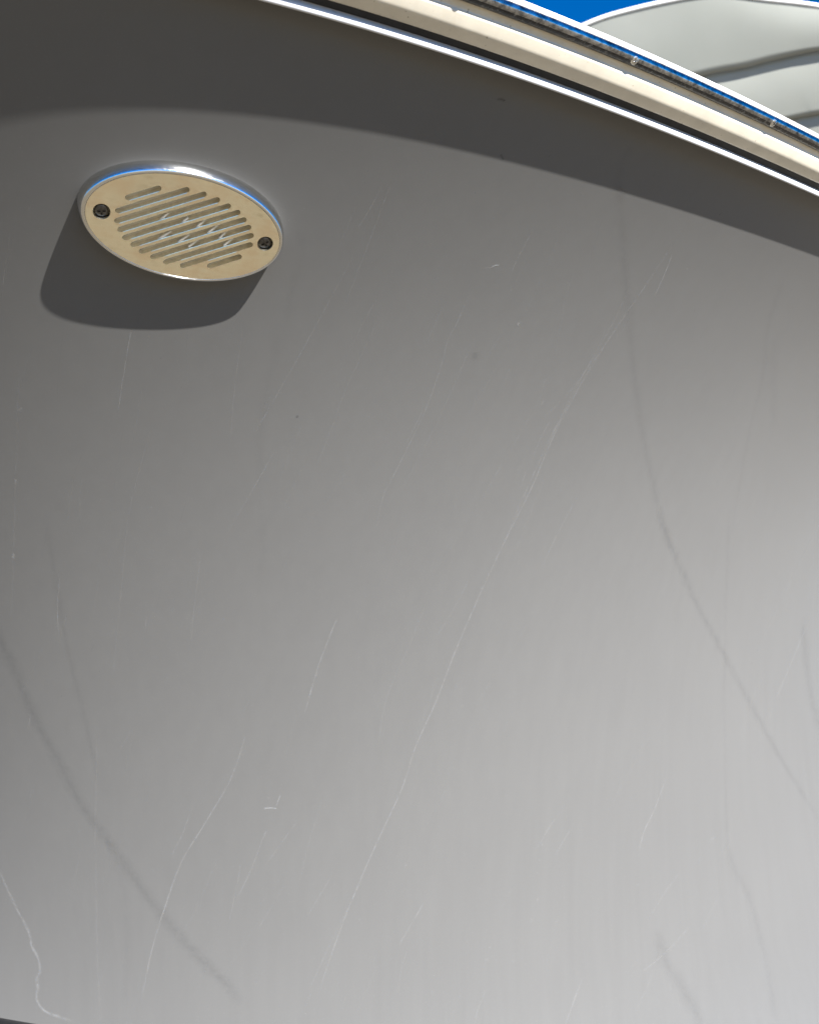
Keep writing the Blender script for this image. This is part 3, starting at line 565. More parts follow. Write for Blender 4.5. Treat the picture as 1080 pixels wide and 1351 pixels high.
CANOPY_TOP = [[0.202, 2.526, 1.368], [0.318, 2.477, 1.429], [0.46, 2.434, 1.482], [0.564, 2.415, 1.507], [0.706, 2.397, 1.529], [0.801, 2.392, 1.535], [0.902, 2.399, 1.526], [1.048, 2.409, 1.514], [1.253, 2.432, 1.485], [1.506, 2.468, 1.44]]
CANOPY_L1 = [[0.207, 2.592, 1.285], [0.45, 2.561, 1.323], [0.668, 2.531, 1.361], [0.802, 2.511, 1.386], [0.884, 2.502, 1.397], [0.951, 2.492, 1.41], [1.02, 2.483, 1.422], [1.073, 2.477, 1.429], [1.266, 2.462, 1.447], [1.515, 2.485, 1.419]]
CANOPY_L2 = [[0.212, 2.674, 1.183], [0.546, 2.642, 1.223], [0.75, 2.619, 1.251], [0.911, 2.599, 1.276], [1.04, 2.582, 1.298], [1.079, 2.577, 1.304], [1.109, 2.573, 1.308], [1.246, 2.558, 1.328], [1.403, 2.543, 1.346], [1.542, 2.537, 1.353]]
CANOPY_L3 = [[0.221, 2.809, 1.014], [0.576, 2.809, 1.014], [0.797, 2.809, 1.014], [0.974, 2.809, 1.014], [1.118, 2.809, 1.014], [1.162, 2.809, 1.014], [1.195, 2.809, 1.014], [1.35, 2.809, 1.014], [1.528, 2.809, 1.014], [1.682, 2.809, 1.014]]
GLINTS = [(-19.5, -3.6, -12.3, 6.5), (-5.6, -1.5, -0.3, 6.3), (5.0, -0.5, 10.0, 7.2), (12.8, -2.3, 18.5, 6.0), (20.5, -4.6, 24.2, 2.0), (25.2, -7.5, 29.5, -1.2), (-14.4, -11.7, -8.1, -4.7), (-2.6, -11.3, 2.8, -4.9), (4.4, -12.8, 8.8, -7.2)]

# ------------------------------------------------------------------ helpers
def hull_raw(x, z):
    return sum(c * x**i * z**j for c, (i, j) in zip(HC, EX))
def hull_dx(x, z):
    return sum(c * i * x**(i-1) * z**j for c, (i, j) in zip(HC, EX) if i)
def hull_dz(x, z):
    return sum(c * j * x**i * z**(j-1) for c, (i, j) in zip(HC, EX) if j)
def clamp(v, a, b):
    return max(a, min(b, v))
def hull_y(x, z):                            # straight run-out beyond the measured patch
    xc, zc = clamp(x, -0.44, 0.52), clamp(z, -0.5, 0.42)
    return hull_raw(xc, zc) + hull_dx(xc, zc) * (x - xc) + hull_dz(xc, zc) * (z - zc)
def hull_p(x, z):
    return Vector((x, hull_y(x, z), z + EYE))
def hull_n(x, z):
    e = 5e-4
    a = hull_p(x + e, z) - hull_p(x - e, z)
    b = hull_p(x, z + e) - hull_p(x, z - e)
    return a.cross(b).normalized()           # outward (towards -Y)
def poly(c, x):
    r = 0
    for k in c: r = r * x + k
    return r
def lin_ext(c, x, a, b):
    xc = clamp(x, a, b); e = 1e-4
    return poly(c, xc) + (poly(c, xc + e) - poly(c, xc - e)) / (2 * e) * (x - xc)
def sheer_z(x): return lin_ext(ZS, x, -0.24, 0.55)
def chine_z(x): return lin_ext(ZB, x, -0.47, 0.55)
def smooth_line(pts, per=8):                 # Catmull-Rom
    p = [Vector(q) for q in pts]
    p = [p[0] * 2 - p[1]] + p + [p[-1] * 2 - p[-2]]
    out = []
    for i in range(1, len(p) - 2):
        for k in range(per):
            t = k / per
            out.append(0.5 * ((2 * p[i]) + (p[i+1] - p[i-1]) * t + (2*p[i-1] - 5*p[i] + 4*p[i+1] - p[i+2]) * t*t
                              + (3*p[i] - p[i-1] - 3*p[i+1] + p[i+2]) * t**3))
    out.append(p[-2].copy())
    return out

def link(name, me, mat=None, parent=None, smooth=True):
    o = bpy.data.objects.new(name, me)
    COL.objects.link(o)
    if mat: me.materials.clear(); me.materials.append(mat)
    if parent: o.parent = parent
    if smooth and len(me.polygons):
        me.polygons.foreach_set('use_smooth', [True] * len(me.polygons))
    return o
def mesh(name, verts, faces):
    me = bpy.data.meshes.new(name)
    me.from_pydata([tuple(v) for v in verts], [], faces)
    me.update()
    return me
def grid_mesh(name, rows, closed=False):     # rows of equal length
    n = len(rows[0]); v = [p for r in rows for p in r]; f = []
    for i in range(len(rows) - 1):
        for j in range(n if closed else n - 1):
            k = (j + 1) % n
            f.append((i*n + j, i*n + k, (i+1)*n + k, (i+1)*n + j))
    return mesh(name, v, f)
def empty(name, loc=(0, 0, 0)):
    o = bpy.data.objects.new(name, None)
    o.empty_display_size = 0.05
    o.location = loc
    COL.objects.link(o)
    return o
def child(o, parent):                        # parent without moving
    o.parent = parent
    o.matrix_parent_inverse = Matrix.Translation(-parent.location)
    return o

# ------------------------------------------------------------------ materials
def new_mat(name):
    m = bpy.data.materials.new(name)
    m.use_nodes = True
    return m, m.node_tree.nodes, m.node_tree.links, m.node_tree.nodes['Principled BSDF']
def N(nodes, t, **kw):
    n = nodes.new(t)
    for k, v in kw.items(): setattr(n, k, v)
    return n
def coords(nodes, links, scale=(1, 1, 1), rot=(0, 0, 0)):
    tc = N(nodes, 'ShaderNodeTexCoord'); mp = N(nodes, 'ShaderNodeMapping')
    mp.inputs['Scale'].default_value = scale; mp.inputs['Rotation'].default_value = rot
    links.new(tc.outputs['Object'], mp.inputs['Vector'])
    return mp.outputs['Vector']
def noise_tex(nodes, links, vec, scale, detail=4, rough=0.55):
    n = N(nodes, 'ShaderNodeTexNoise')
    n.inputs['Scale'].default_value = scale; n.inputs['Detail'].default_value = detail
    n.inputs['Roughness'].default_value = rough
    links.new(vec, n.inputs['Vector'])
    return n.outputs['Fac']
def ramp(nodes, links, fac, stops):
    r = N(nodes, 'ShaderNodeValToRGB')
    el = r.color_ramp.elements
    while len(el) < len(stops): el.new(0.5)
    for e, (p, c) in zip(el, stops): e.position = p; e.color = (*c, 1)
    links.new(fac, r.inputs['Fac'])
    return r.outputs['Color']
def bump(nodes, links, bsdf, h, strength, dist):
    b = N(nodes, 'ShaderNodeBump')
    b.inputs['Strength'].default_value = strength; b.inputs['Distance'].default_value = dist
    links.new(h, b.inputs['Height']); links.new(b.outputs['Normal'], bsdf.inputs['Normal'])

def m_gelcoat():
    m, n, l, b = new_mat('grey_gelcoat')
    big = noise_tex(n, l, coords(n, l, (1, 1, 1)), 5.0, 3)
    streak = noise_tex(n, l, coords(n, l, (90, 90, 5.0), (0, math.radians(-20), 0)), 1.0, 6, 0.65)
    grain = noise_tex(n, l, coords(n, l), 900, 3, 0.7)
    mx = N(n, 'ShaderNodeMath', operation='MULTIPLY_ADD'); mx.inputs[1].default_value = 0.5
    bs = N(n, 'ShaderNodeMath', operation='MULTIPLY_ADD'); bs.inputs[1].default_value = 0.45; bs.inputs[2].default_value = 0.2
    l.new(big, bs.inputs[0])
    l.new(streak, mx.inputs[0]); l.new(bs.outputs[0], mx.inputs[2])
    my = N(n, 'ShaderNodeMath', operation='MULTIPLY_ADD'); my.inputs[1].default_value = 0.28
    l.new(grain, my.inputs[0]); l.new(mx.outputs[0], my.inputs[2])
    col = ramp(n, l, my.outputs[0], [(0.45, GEL[0]), (1.0, GEL[1])])
    dust = ramp(n, l, noise_tex(n, l, coords(n, l), 1300, 1, 0.5), [(0.70, (0, 0, 0)), (0.78, (1, 1, 1))])
    dm = N(n, 'ShaderNodeMix', data_type='RGBA'); dm.inputs[7].default_value = (0.15, 0.147, 0.14, 1)
    dk = N(n, 'ShaderNodeMath', operation='MULTIPLY'); dk.inputs[1].default_value = 0.5
    l.new(dust, dk.inputs[0]); l.new(dk.outputs[0], dm.inputs[0]); l.new(col, dm.inputs[6])
    l.new(dm.outputs[2], b.inputs['Base Color'])
    rg = N(n, 'ShaderNodeMapRange'); rg.inputs['To Min'].default_value = 0.28; rg.inputs['To Max'].default_value = 0.36
    l.new(streak, rg.inputs['Value']); l.new(rg.outputs[0], b.inputs['Roughness'])
    b.inputs['IOR'].default_value = 1.42
    return m
GEL = ((0.0896, 0.0885, 0.0856), (0.1000, 0.0988, 0.0950))
def m_white(name, col, rough=0.3, dirt=0.06):
    m, n, l, b = new_mat(name)
    f = noise_tex(n, l, coords(n, l, (1, 1, 1)), 45, 6, 0.65)
    sp = noise_tex(n, l, coords(n, l), 420, 2, 0.5)
    c1 = ramp(n, l, f, [(0.3, tuple(v * (1 - 2*dirt) for v in col)), (0.65, col)])
    spk = ramp(n, l, sp, [(0.24, (0.35, 0.3, 0.24)), (0.29, (1, 1, 1))])
    mx = N(n, 'ShaderNodeMix', data_type='RGBA', blend_type='MULTIPLY'); mx.inputs[0].default_value = 0.8
    l.new(c1, mx.inputs[6]); l.new(spk, mx.inputs[7]); l.new(mx.outputs[2], b.inputs['Base Color'])
    b.inputs['Roughness'].default_value = rough
    return m
def m_rubber():
    m, n, l, b = new_mat('black_rubber')
    f = noise_tex(n, l, coords(n, l), 120, 4)
    l.new(ramp(n, l, f, [(0.3, (0.012, 0.013, 0.016)), (0.7, (0.026, 0.027, 0.03))]), b.inputs['Base Color'])
    b.inputs['Roughness'].default_value = 0.5
    return m
def m_reflection_scuffed():
    m, n, l, b = new_mat('scuffed_dark_reflection')
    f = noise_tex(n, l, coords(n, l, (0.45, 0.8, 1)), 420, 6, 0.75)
    l.new(ramp(n, l, f, [(0.40, (0.006, 0.007, 0.009)), (0.56, (0.022, 0.023, 0.025)), (0.66, (0.16, 0.16, 0.155))]), b.inputs['Base Color'])  # near-black base painted to read as dark reflections
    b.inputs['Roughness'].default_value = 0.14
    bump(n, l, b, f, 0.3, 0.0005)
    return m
def m_steel_face():
    m, n, l, b = new_mat('stainless_face_ground_tint')
    b.inputs['Metallic'].default_value = 1
    f = noise_tex(n, l, coords(n, l, (1, 1, 1)), 70, 6, 0.62)
    g = noise_tex(n, l, coords(n, l, (40, 400, 400), (0, 0, math.radians(12))), 1.0, 4, 0.6)
    mx = N(n, 'ShaderNodeMath', operation='MULTIPLY_ADD'); mx.inputs[1].default_value = 0.4
    l.new(g, mx.inputs[0]); l.new(f, mx.inputs[2])
    l.new(ramp(n, l, mx.outputs[0], [(0.42, (0.74, 0.67, 0.50)), (0.64, (0.99, 0.94, 0.76)), (0.82, (0.93, 0.82, 0.63))]), b.inputs['Base Color'])  # tan patches: reflected ground painted into the steel colour
    rg = N(n, 'ShaderNodeMapRange'); rg.inputs['To Min'].default_value = 0.08; rg.inputs['To Max'].default_value = 0.22
    l.new(f, rg.inputs['Value']); l.new(rg.outputs[0], b.inputs['Roughness'])
    wv = noise_tex(n, l, coords(n, l), 38, 2, 0.5)
    hm_ = N(n, 'ShaderNodeMath', operation='MULTIPLY_ADD'); hm_.inputs[1].default_value = 0.12
    l.new(f, hm_.inputs[0]); l.new(wv, hm_.inputs[2])
    bump(n, l, b, hm_.outputs[0], 0.25, 0.0012)
    return m
def m_polish():
    m, n, l, b = new_mat('polished_stainless')
    b.inputs['Metallic'].default_value = 1
    b.inputs['Base Color'].default_value = (0.66, 0.66, 0.65, 1)
    f = noise_tex(n, l, coords(n, l), 500, 4, 0.6)
    rg = N(n, 'ShaderNodeMapRange'); rg.inputs['To Min'].default_value = 0.06; rg.inputs['To Max'].default_value = 0.2
    l.new(f, rg.inputs['Value']); l.new(rg.outputs[0], b.inputs['Roughness'])
    bump(n, l, b, f, 0.15, 0.0004)
    return m
def m_rail():
    m, n, l, b = new_mat('scuffed_stainless_reflections')
    b.inputs['Metallic'].default_value = 1
    f = noise_tex(n, l, coords(n, l, (0.5, 1, 1)), 300, 8, 0.75)
    g = noise_tex(n, l, coords(n, l, (1, 1, 1)), 40, 3, 0.6)
    l.new(ramp(n, l, f, [(0.36, (0.07, 0.073, 0.08)), (0.47, (0.24, 0.245, 0.255)), (0.66, (0.55, 0.56, 0.57))]), b.inputs['Base Color'])  # dark mottle in the base colour stands for dark reflections
    rg = N(n, 'ShaderNodeMapRange'); rg.inputs['To Min'].default_value = 0.04; rg.inputs['To Max'].default_value = 0.16
    l.new(g, rg.inputs['Value']); l.new(rg.outputs[0], b.inputs['Roughness'])
    bump(n, l, b, f, 0.18, 0.0006)
    return m
def m_plain(name, c0, c1, rough, metal=0.0, scale=60):
    m, n, l, b = new_mat(name)
    f = noise_tex(n, l, coords(n, l), scale, 5, 0.6)
    l.new(ramp(n, l, f, [(0.3, c0), (0.7, c1)]), b.inputs['Base Color'])
    b.inputs['Roughness'].default_value = rough; b.inputs['Metallic'].default_value = metal
    return m
def m_mark(name, col, rough, noise_scale, lo, hi, power):
    """a soft-edged surface mark: coverage fades across and at the ends of its ribbon"""
    m, n, l, b = new_mat(name)
    b.inputs['Base Color'].default_value = (*col, 1); b.inputs['Roughness'].default_value = rough
    uv = N(n, 'ShaderNodeUVMap'); sep = N(n, 'ShaderNodeSeparateXYZ'); l.new(uv.outputs[0], sep.inputs[0])
    def tent(sock, k):
        a = N(n, 'ShaderNodeMath', operation='MULTIPLY_ADD'); a.inputs[1].default_value = 2; a.inputs[2].default_value = -1
        l.new(sock, a.inputs[0])
        c = N(n, 'ShaderNodeMath', operation='ABSOLUTE'); l.new(a.outputs[0], c.inputs[0])
        d = N(n, 'ShaderNodeMath', operation='SUBTRACT'); d.inputs[0].default_value = 1; l.new(c.outputs[0], d.inputs[1])
        e = N(n, 'ShaderNodeMath', operation='MULTIPLY'); e.use_clamp = True; e.inputs[1].default_value = k; l.new(d.outputs[0], e.inputs[0])
        return e.outputs[0]
    across = N(n, 'ShaderNodeMath', operation='POWER'); across.inputs[1].default_value = power
    l.new(tent(sep.outputs[1], 1.0), across.inputs[0])
    ends = tent(sep.outputs[0], 5.0)
    f = noise_tex(n, l, coords(n, l), noise_scale, 5, 0.65)
    rg = N(n, 'ShaderNodeMapRange'); rg.inputs['From Min'].default_value = 0.35; rg.inputs['From Max'].default_value = 0.65
    rg.inputs['To Min'].default_value = lo; rg.inputs['To Max'].default_value = hi
    l.new(f, rg.inputs['Value'])
    at = N(n, 'ShaderNodeAttribute', attribute_name='strength')
    cur = across.outputs[0]
    for s in (ends, rg.outputs[0], at.outputs['Fac']):
        q = N(n, 'ShaderNodeMath', operation='MULTIPLY'); l.new(cur, q.inputs[0]); l.new(s, q.inputs[1]); q.use_clamp = True
        cur = q.outputs[0]
    l.new(cur, b.inputs['Alpha'])
    return m
def m_ground():
    m, n, l, b = new_mat('sandy_ground')
    f = noise_tex(n, l, coords(n, l), 9.0, 8, 0.65)
    g = noise_tex(n, l, coords(n, l), 60, 6, 0.7)
    mx = N(n, 'ShaderNodeMath', operation='MULTIPLY_ADD'); mx.inputs[1].default_value = 0.5
    l.new(g, mx.inputs[0]); l.new(f, mx.inputs[2])
    l.new(ramp(n, l, mx.outputs[0], [(0.45, GROUND[0]), (0.95, GROUND[1])]), b.inputs['Base Color'])
    b.inputs['Roughness'].default_value = 0.9
    bump(n, l, b, g, 0.4, 0.01)
    return m
GROUND = ((0.072, 0.057, 0.035), (0.185, 0.150, 0.094))

M_GEL = m_gelcoat()
M_LIP = m_white('white_vinyl', (0.50, 0.505, 0.52), 0.35, 0.02)
M_FLANGE = m_white('cream_gelcoat', (0.60, 0.55, 0.445), 0.28, 0.07)
M_DECK = m_white('white_gelcoat', (0.80, 0.795, 0.77), 0.3, 0.02)
M_RUB = m_rubber()
M_FACE = m_steel_face()
M_REFL = m_reflection_scuffed()
M_POL = m_polish()
M_RAIL = m_rail()
M_SCREW = m_plain('dark_screw_steel', (0.05, 0.05, 0.05), (0.16, 0.155, 0.15), 0.32, 1.0, 700)
M_SCREWB = m_plain('bright_screw_steel', (0.55, 0.55, 0.54), (0.8, 0.8, 0.78), 0.18, 1.0, 600)
M_WALL = m_plain('shaded_stainless_slot', (0.72, 0.67, 0.55), (0.92, 0.87, 0.74), 0.25, 1.0, 400)
M_BACK = m_plain('horn_back_plastic', (0.62, 0.58, 0.49), (0.74, 0.70, 0.60), 0.5, 0.0, 300)
M_GLINT = m_plain('pale_glint_strip', (0.50, 0.48, 0.43), (0.62, 0.60, 0.55), 0.4)
M_SCR = m_mark('scratch_mark', (0.25, 0.25, 0.245), 0.6, 190, 0.1, 1.3, 0.8)
M_STAIN = m_mark('grime_streak', (0.036, 0.036, 0.041), 0.3, 240, 0.3, 1.15, 1.2)
M_GROUND = m_ground()
M_CAN = m_plain('pale_canopy_grey', (0.245, 0.254, 0.222), (0.275, 0.281, 0.250), 0.55, 0.0, 3.0)

# ------------------------------------------------------------------ ground
g = link('ground', mesh('ground', [(-600, -600, 0), (600, -600, 0), (600, 600, 0), (-600, 600, 0)], [(0, 1, 2, 3)]), M_GROUND, smooth=False)
g['kind'] = 'structure'

# ------------------------------------------------------------------ the boat
boat = empty('boat', (0, 1.1, EYE - 0.75))
boat['label'] = 'grey boat hull with flared bow, white lip, cream flange and stainless rub rail'
boat['category'] = 'boat'
X0, X1, NX, NZ = -0.62, 0.78, 240, 170
xs = [X0 + (X1 - X0) * i / NX for i in range(NX + 1)]
def sheer_frame(x):
    e = 1e-3
    P = lambda q: hull_p(q, sheer_z(q))
    T = (P(x + e) - P(x - e)).normalized()
    n = hull_n(x, sheer_z(x))
    return P(x), T, n, n.cross(T).normalized()
rows = []
for x in xs:
    a, b = chine_z(x), sheer_z(x)
    r = []
    for j in range(NZ + 1):
        t = j / NZ
        r.append(hull_p(x, a + (b - a) * t))
    p, T, n, V = sheer_frame(x)              # the topsides run on behind the rub rail
    r.append(p + V * 0.012); r.append(p + V * 0.028 - n * 0.002)
    rows.append(r)
hull = child(link('hull', grid_mesh('hull', rows), M_GEL), boat)
# bottom of the boat below the chine: a small step in, then the bottom plating
rows = []
for x in xs:
    z = chine_z(x); p = hull_p(x, z)
    rows.append([p, p + Vector((0, 0.004, -0.004)), p + Vector((0, 0.02, -0.005)), p + Vector((0.01, 0.10, -0.10)), p + Vector((0.05, 0.6, -0.36))])
child(link('bottom', grid_mesh('bottom', rows), m_plain('dull_bottom_paint', (0.07, 0.07, 0.072), (0.10, 0.10, 0.10), 0.8), smooth=False), boat)

# mouldings swept along the sheer: profile points (up, out) in millimetres
RX = [X0 + (X1 - X0) * i / 180 for i in range(181)]
FR = [sheer_frame(x) for x in RX]
def lip_off(x): return (poly(LIP_H, clamp(x, -0.22, 0.4)) - 0.0066) * 1000
def sweep(name, prof, mat, parent=boat, smooth=True, wob=0.0):
    rows = []
    for k, (p, T, n, V) in enumerate(FR):
        off = lip_off(RX[k])
        dw = off + wob * mnoise.noise(Vector((RX[k] * 9, 3.1, len(prof))))
        rows.append([p + V * (a / 1000) + n * ((b + dw) / 1000) for a, b in prof])
    return child(link(name, grid_mesh(name, rows), mat, smooth=smooth), parent)
def rounded(pts, r=0.6, k=4):                # open polyline with rounded corners
    out = [pts[0]]
    for i in range(1, len(pts) - 1):
        P, A, B = Vector(pts[i]), Vector(pts[i-1]), Vector(pts[i+1])
        rr = min(r, (A - P).length * 0.45, (B - P).length * 0.45)
        a = P + (A - P).normalized() * rr; b = P + (B - P).normalized() * rr
        for s in range(k + 1):
            t = s / k
            out.append(tuple(a * (1-t)**2 + P * 2*t*(1-t) + b * t*t))
    out.append(pts[-1])
    return out
sweep('lip', rounded([(-0.6, -8), (0.0, 6.3), (1.0, 6.7), (2.6, 6.2), (3.4, 5.0), (3.7, -5.0)], 0.7), M_LIP)
sweep('groove_rubber', [(3.5, 0.6), (10.0, 0.6)], M_RUB, smooth=False)
sweep('flange', rounded([(9.1, -1.0), (8.6, 4.75), (16.9, 7.2), (24.6, 6.3), (25.6, 4.4), (31.0, 3.8), (40.0, 2.4)], 1.6, 6), M_FLANGE, wob=0.25)
rc_v, rc_w, rr = 33.5, 2.5, 4.2
arc = lambda r_, a0, a1, st: [(rc_v - r_ * math.cos(math.radians(a)), rc_w + r_ * math.sin(math.radians(a))) for a in range(a0, a1 + 1, st)]
sweep('rail_dark_reflection', [(rc_v - rr - 0.1, 1.5)] + arc(rr, 0, 108, 9), M_REFL)  # dark strip added for the black reflections on the rail's lower half
rail = sweep('rub_rail', arc(rr - 0.3, 90, 90, 1) + arc(rr + 0.2, 91, 95, 2) + arc(rr + 0.3, 97, 177, 8) + [(rc_v + rr + .35, 1.5)], M_RAIL)
sweep('deck_edge', rounded([(37.8, 1.0), (37.9, 3.7), (38.4, 3.5), (38.55, 3.3), (38.8, 3.3), (39.3, 2.9), (39.7, -0.5)], 0.3, 3), M_DECK, smooth=False)
rows = []
for k, (p, T, n, V) in enumerate(FR):       # side deck running inboard, falling slightly
    q = p + V * 0.0397 + n * (lip_off(RX[k]) - 0.5) / 1000
    rows.append([q, q + Vector((0, 0.01, -0.004)), q + Vector((-0.05, 0.5, -0.12)), q + Vector((-0.1, 1.0, -0.14))])
child(link('deck', grid_mesh('deck', rows), M_DECK, smooth=False), boat)

# raised oval-head screws along the rub rail
def screw_head(name, R, h, mat, cross_w, cross_d, seg=28):
    bm = bmesh.new()
    rings = []
    prof = [(R, -1.2), (R, 0.0), (R * 0.97, h * 0.25), (R * 0.85, h * 0.55), (R * 0.62, h * 0.82), (R * 0.32, h * 0.96)]
    for r, z in prof:
        rings.append([bm.verts.new((r * math.cos(2*math.pi*k/seg) / 1000, r * math.sin(2*math.pi*k/seg) / 1000, z / 1000)) for k in range(seg)])
    for a, b in zip(rings, rings[1:]):
        for k in range(seg): bm.faces.new((a[k], a[(k+1) % seg], b[(k+1) % seg], b[k]))
    bm.faces.new(rings[-1]); bm.faces.new(list(reversed(rings[0])))
    me = bpy.data.meshes.new(name); bm.to_mesh(me); bm.free()
    return cut(me, [box_mesh(R * 1.3, cross_w, cross_d * 2, h), box_mesh(cross_w, R * 1.3, cross_d * 2, h)])
def box_mesh(lx, ly, lz, zc):
    bm = bmesh.new(); bmesh.ops.create_cube(bm, size=1)
    bmesh.ops.transform(bm, matrix=Matrix.Translation((0, 0, zc / 1000)) @ Matrix.Diagonal((lx / 1000, ly / 1000, lz / 1000, 1)), verts=bm.verts)
    me = bpy.data.meshes.new('cutter'); bm.to_mesh(me); bm.free()
    return me
def cut(me, cutters):
    o = bpy.data.objects.new('blank', me); COL.objects.link(o)
    cs = []
    for cme in cutters:
        c = bpy.data.objects.new('cutter', cme); COL.objects.link(c); cs.append(c)
        md = o.modifiers.new('cut', 'BOOLEAN'); md.operation = 'DIFFERENCE'; md.solver = 'EXACT'; md.object = c
    dg = bpy.context.evaluated_depsgraph_get()
    out = bpy.data.meshes.new_from_object(o.evaluated_get(dg), preserve_all_data_layers=True, depsgraph=dg)
    for c in cs: bpy.data.objects.remove(c)
    bpy.data.objects.remove(o)
    return out
head = screw_head('rail_screw', 2.8, 0.95, M_SCREWB, 0.7, 0.8)
for k, x in enumerate((-0.095, 0.013, 0.1217, 0.2425, 0.352)):
    p, T, n, V = sheer_frame(x)
    aa = math.radians(97)
    D = (n * math.sin(aa) - V * math.cos(aa)).normalized()
    q = p + V * rc_v / 1000 + n * (rc_w + lip_off(x)) / 1000 + D * (rr - 0.25) / 1000
    o = link('screw', head, M_SCREWB, smooth=False)
    ang = 0.4 + 0.8 * k
    Z = D; Vd = D.cross(T).normalized(); Xa = (T * math.cos(ang) + Vd * math.sin(ang)).normalized(); Ya = Z.cross(Xa)
    mw = Matrix((Xa, Ya, Z)).transposed().to_4x4(); mw.translation = q
    o.parent = rail
    o.matrix_basis = mw

# scratches and grime lying in the gelcoat
def ribbon(pts_mm, width, strength, per=8, lift=0.00012, taper=True):
    line = [(p.x / 1000, p.y / 1000) for p in smooth_line([(a, b, 0) for a, b in pts_mm], per)]
    P = [hull_p(x, z) for x, z in line]; NN = [hull_n(x, z) for x, z in line]
    vs, fs, uv, st = [], [], [], []
    n = len(P)
    for i in range(n):
        t = (P[min(i+1, n-1)] - P[max(i-1, 0)]).normalized()
        side = NN[i].cross(t).normalized()
        wv = width / 2000 * (0.8 + 0.35 * mnoise.noise(P[i] * 90))
        c = P[i] + NN[i] * lift
        vs += [c - side * wv, c + side * wv]
        u = i / (n - 1)
        uv += [(u, 0), (u, 1)]
        if i: fs.append((2*i - 2, 2*i - 1, 2*i + 1, 2*i))
    return vs, fs, uv, [strength] * len(vs)
def mark_object(name, parts, mat):
    V_, F_, U_, S_ = [], [], [], []
    for vs, fs, uv, st in parts:
        k = len(V_); V_ += vs; F_ += [tuple(a + k for a in f) for f in fs]; U_ += uv; S_ += st
    me = mesh(name, V_, F_)
    lay = me.uv_layers.new(name='UVMap')
    for lp in me.loops: lay.data[lp.index].uv = U_[lp.vertex_index]
    at = me.attributes.new('strength', 'FLOAT', 'POINT')
    at.data.foreach_set('value', S_)
    o = link(name, me, mat)
    o.parent = hull
    return o
for w_, s_, pts in STAINS: mark_object('grime_streak', [ribbon(pts, w_ * 2.1, s_ * (0.125 if w_ > 2 else 0.5), lift=0.00008)], M_STAIN)
for w_, s_, pts in SCRATCHES: mark_object('scratch', [ribbon(pts, w_ * 1.5, s_ * 0.55, lift=0.00014)], M_SCR)
o = mark_object('fine_scratches', [ribbon(pts, w_, s_, per=3, lift=0.00011) for w_, s_, pts in FINE], M_SCR)
o['kind'] = 'stuff'

# ------------------------------------------------------------------ the horn
HC0 = Vector((-0.13553, 0.58150, 0.22383 + EYE))           # centre of the face
AX = Vector((0.89018, 0.45485, -0.02610)).normalized()
NZH = Vector((0.27277, -0.57798, -0.76911)).normalized()
AY = NZH.cross(AX).normalized(); AX = AY.cross(NZH).normalized()
R0 = Matrix((AX, AY, NZH)).transposed()
rot = R0 @ Matrix.Rotation(math.radians(-1.2), 3, 'Z')      # the oval sits a touch askew of its screws
HC0 = HC0 + NZH * 0.0017 + AY * 0.0010
horn = empty('boat_horn')
hm = R0.to_4x4(); hm.translation = HC0 - NZH * 0.0098   # seated on the hull
horn.matrix_world = hm
horn['label'] = 'oval stainless steel horn grille with slanted slots and two screws on grey hull'
horn['category'] = 'horn'
TZ = 10.4                                                    # face height above the hull, mm
EA, EB, TILT = 61.3, 36.0, math.radians(-2.0)
def ell(off, z, seg=160):
    out = []
    for k in range(seg):
        t = 2 * math.pi * k / seg
        x, y = EA * math.cos(t), EB * math.sin(t)
        nx, ny = math.cos(t) / EA, math.sin(t) / EB
        L = math.hypot(nx, ny); x -= nx / L * off; y -= ny / L * off
        out.append(Vector((x * math.cos(TILT) - y * math.sin(TILT), x * math.sin(TILT) + y * math.cos(TILT) - 0.5, z)) / 1000)
    return out
prof = [(-1.9, -3.0)] + [(-1.9 + 3.5 * (1 - math.cos(math.radians(t))), TZ * math.sin(math.radians(t))) for t in range(0, 91, 6)] + [(2.1, TZ - 0.02), (2.25, TZ - 0.2), (2.3, TZ - 1.2), (2.3, -1.0)]
link('bezel', grid_mesh('bezel', [ell(a, b) for a, b in prof], True), M_POL, horn)
# flat face plate with slots
PT, TH = TZ - 0.12, 4.2
SA = math.radians(31.9); CSA, SSA = math.cos(SA), math.sin(SA)
PITCH, SWID = 5.95, 3.65
SLOTS = {0: (-34.9, 34.0), 1: (-37.7, 29.8), 2: (-38.4, 24.9), 3: (-37.8, 18.6), 4: (-35.0, 10.1), 5: (-26.6, -4.9),
         -1: (-32.0, 36.1), -2: (-27.1, 37.3), -3: (-20.9, 37.2), -4: (-12.5, 34.8), -5: (3.2, 25.8)}
def loc(s, d):                                              # along / across the slots -> plate mm
    return (s * CSA - d * SSA, s * SSA + d * CSA)
def prism(outline, z0, z1):
    n = len(outline); v = [(x/1000, y/1000, z0/1000) for x, y in outline] + [(x/1000, y/1000, z1/1000) for x, y in outline]
    f = [tuple(range(n - 1, -1, -1)), tuple(range(n, 2*n))] + [(k, (k+1) % n, n + (k+1) % n, n + k) for k in range(n)]
    return v, f
def merge(items):
    V_, F_ = [], []
    for v, f in items:
        k = len(V_); V_ += v; F_ += [tuple(a + k for a in q) for q in f]
    return mesh('cutter', V_, F_)
caps = []
r = SWID / 2
for k, (l_, r_) in SLOTS.items():
    d = k * PITCH; o_ = []
    for a in range(-90, 91, 15): o_.append(loc(r_ - r + r * math.cos(math.radians(a)), d + r * math.sin(math.radians(a))))
    for a in range(90, 271, 15): o_.append(loc(l_ + r + r * math.cos(math.radians(a)), d + r * math.sin(math.radians(a))))
    caps.append(prism(o_, -2, 12))
strips, slats = [], []
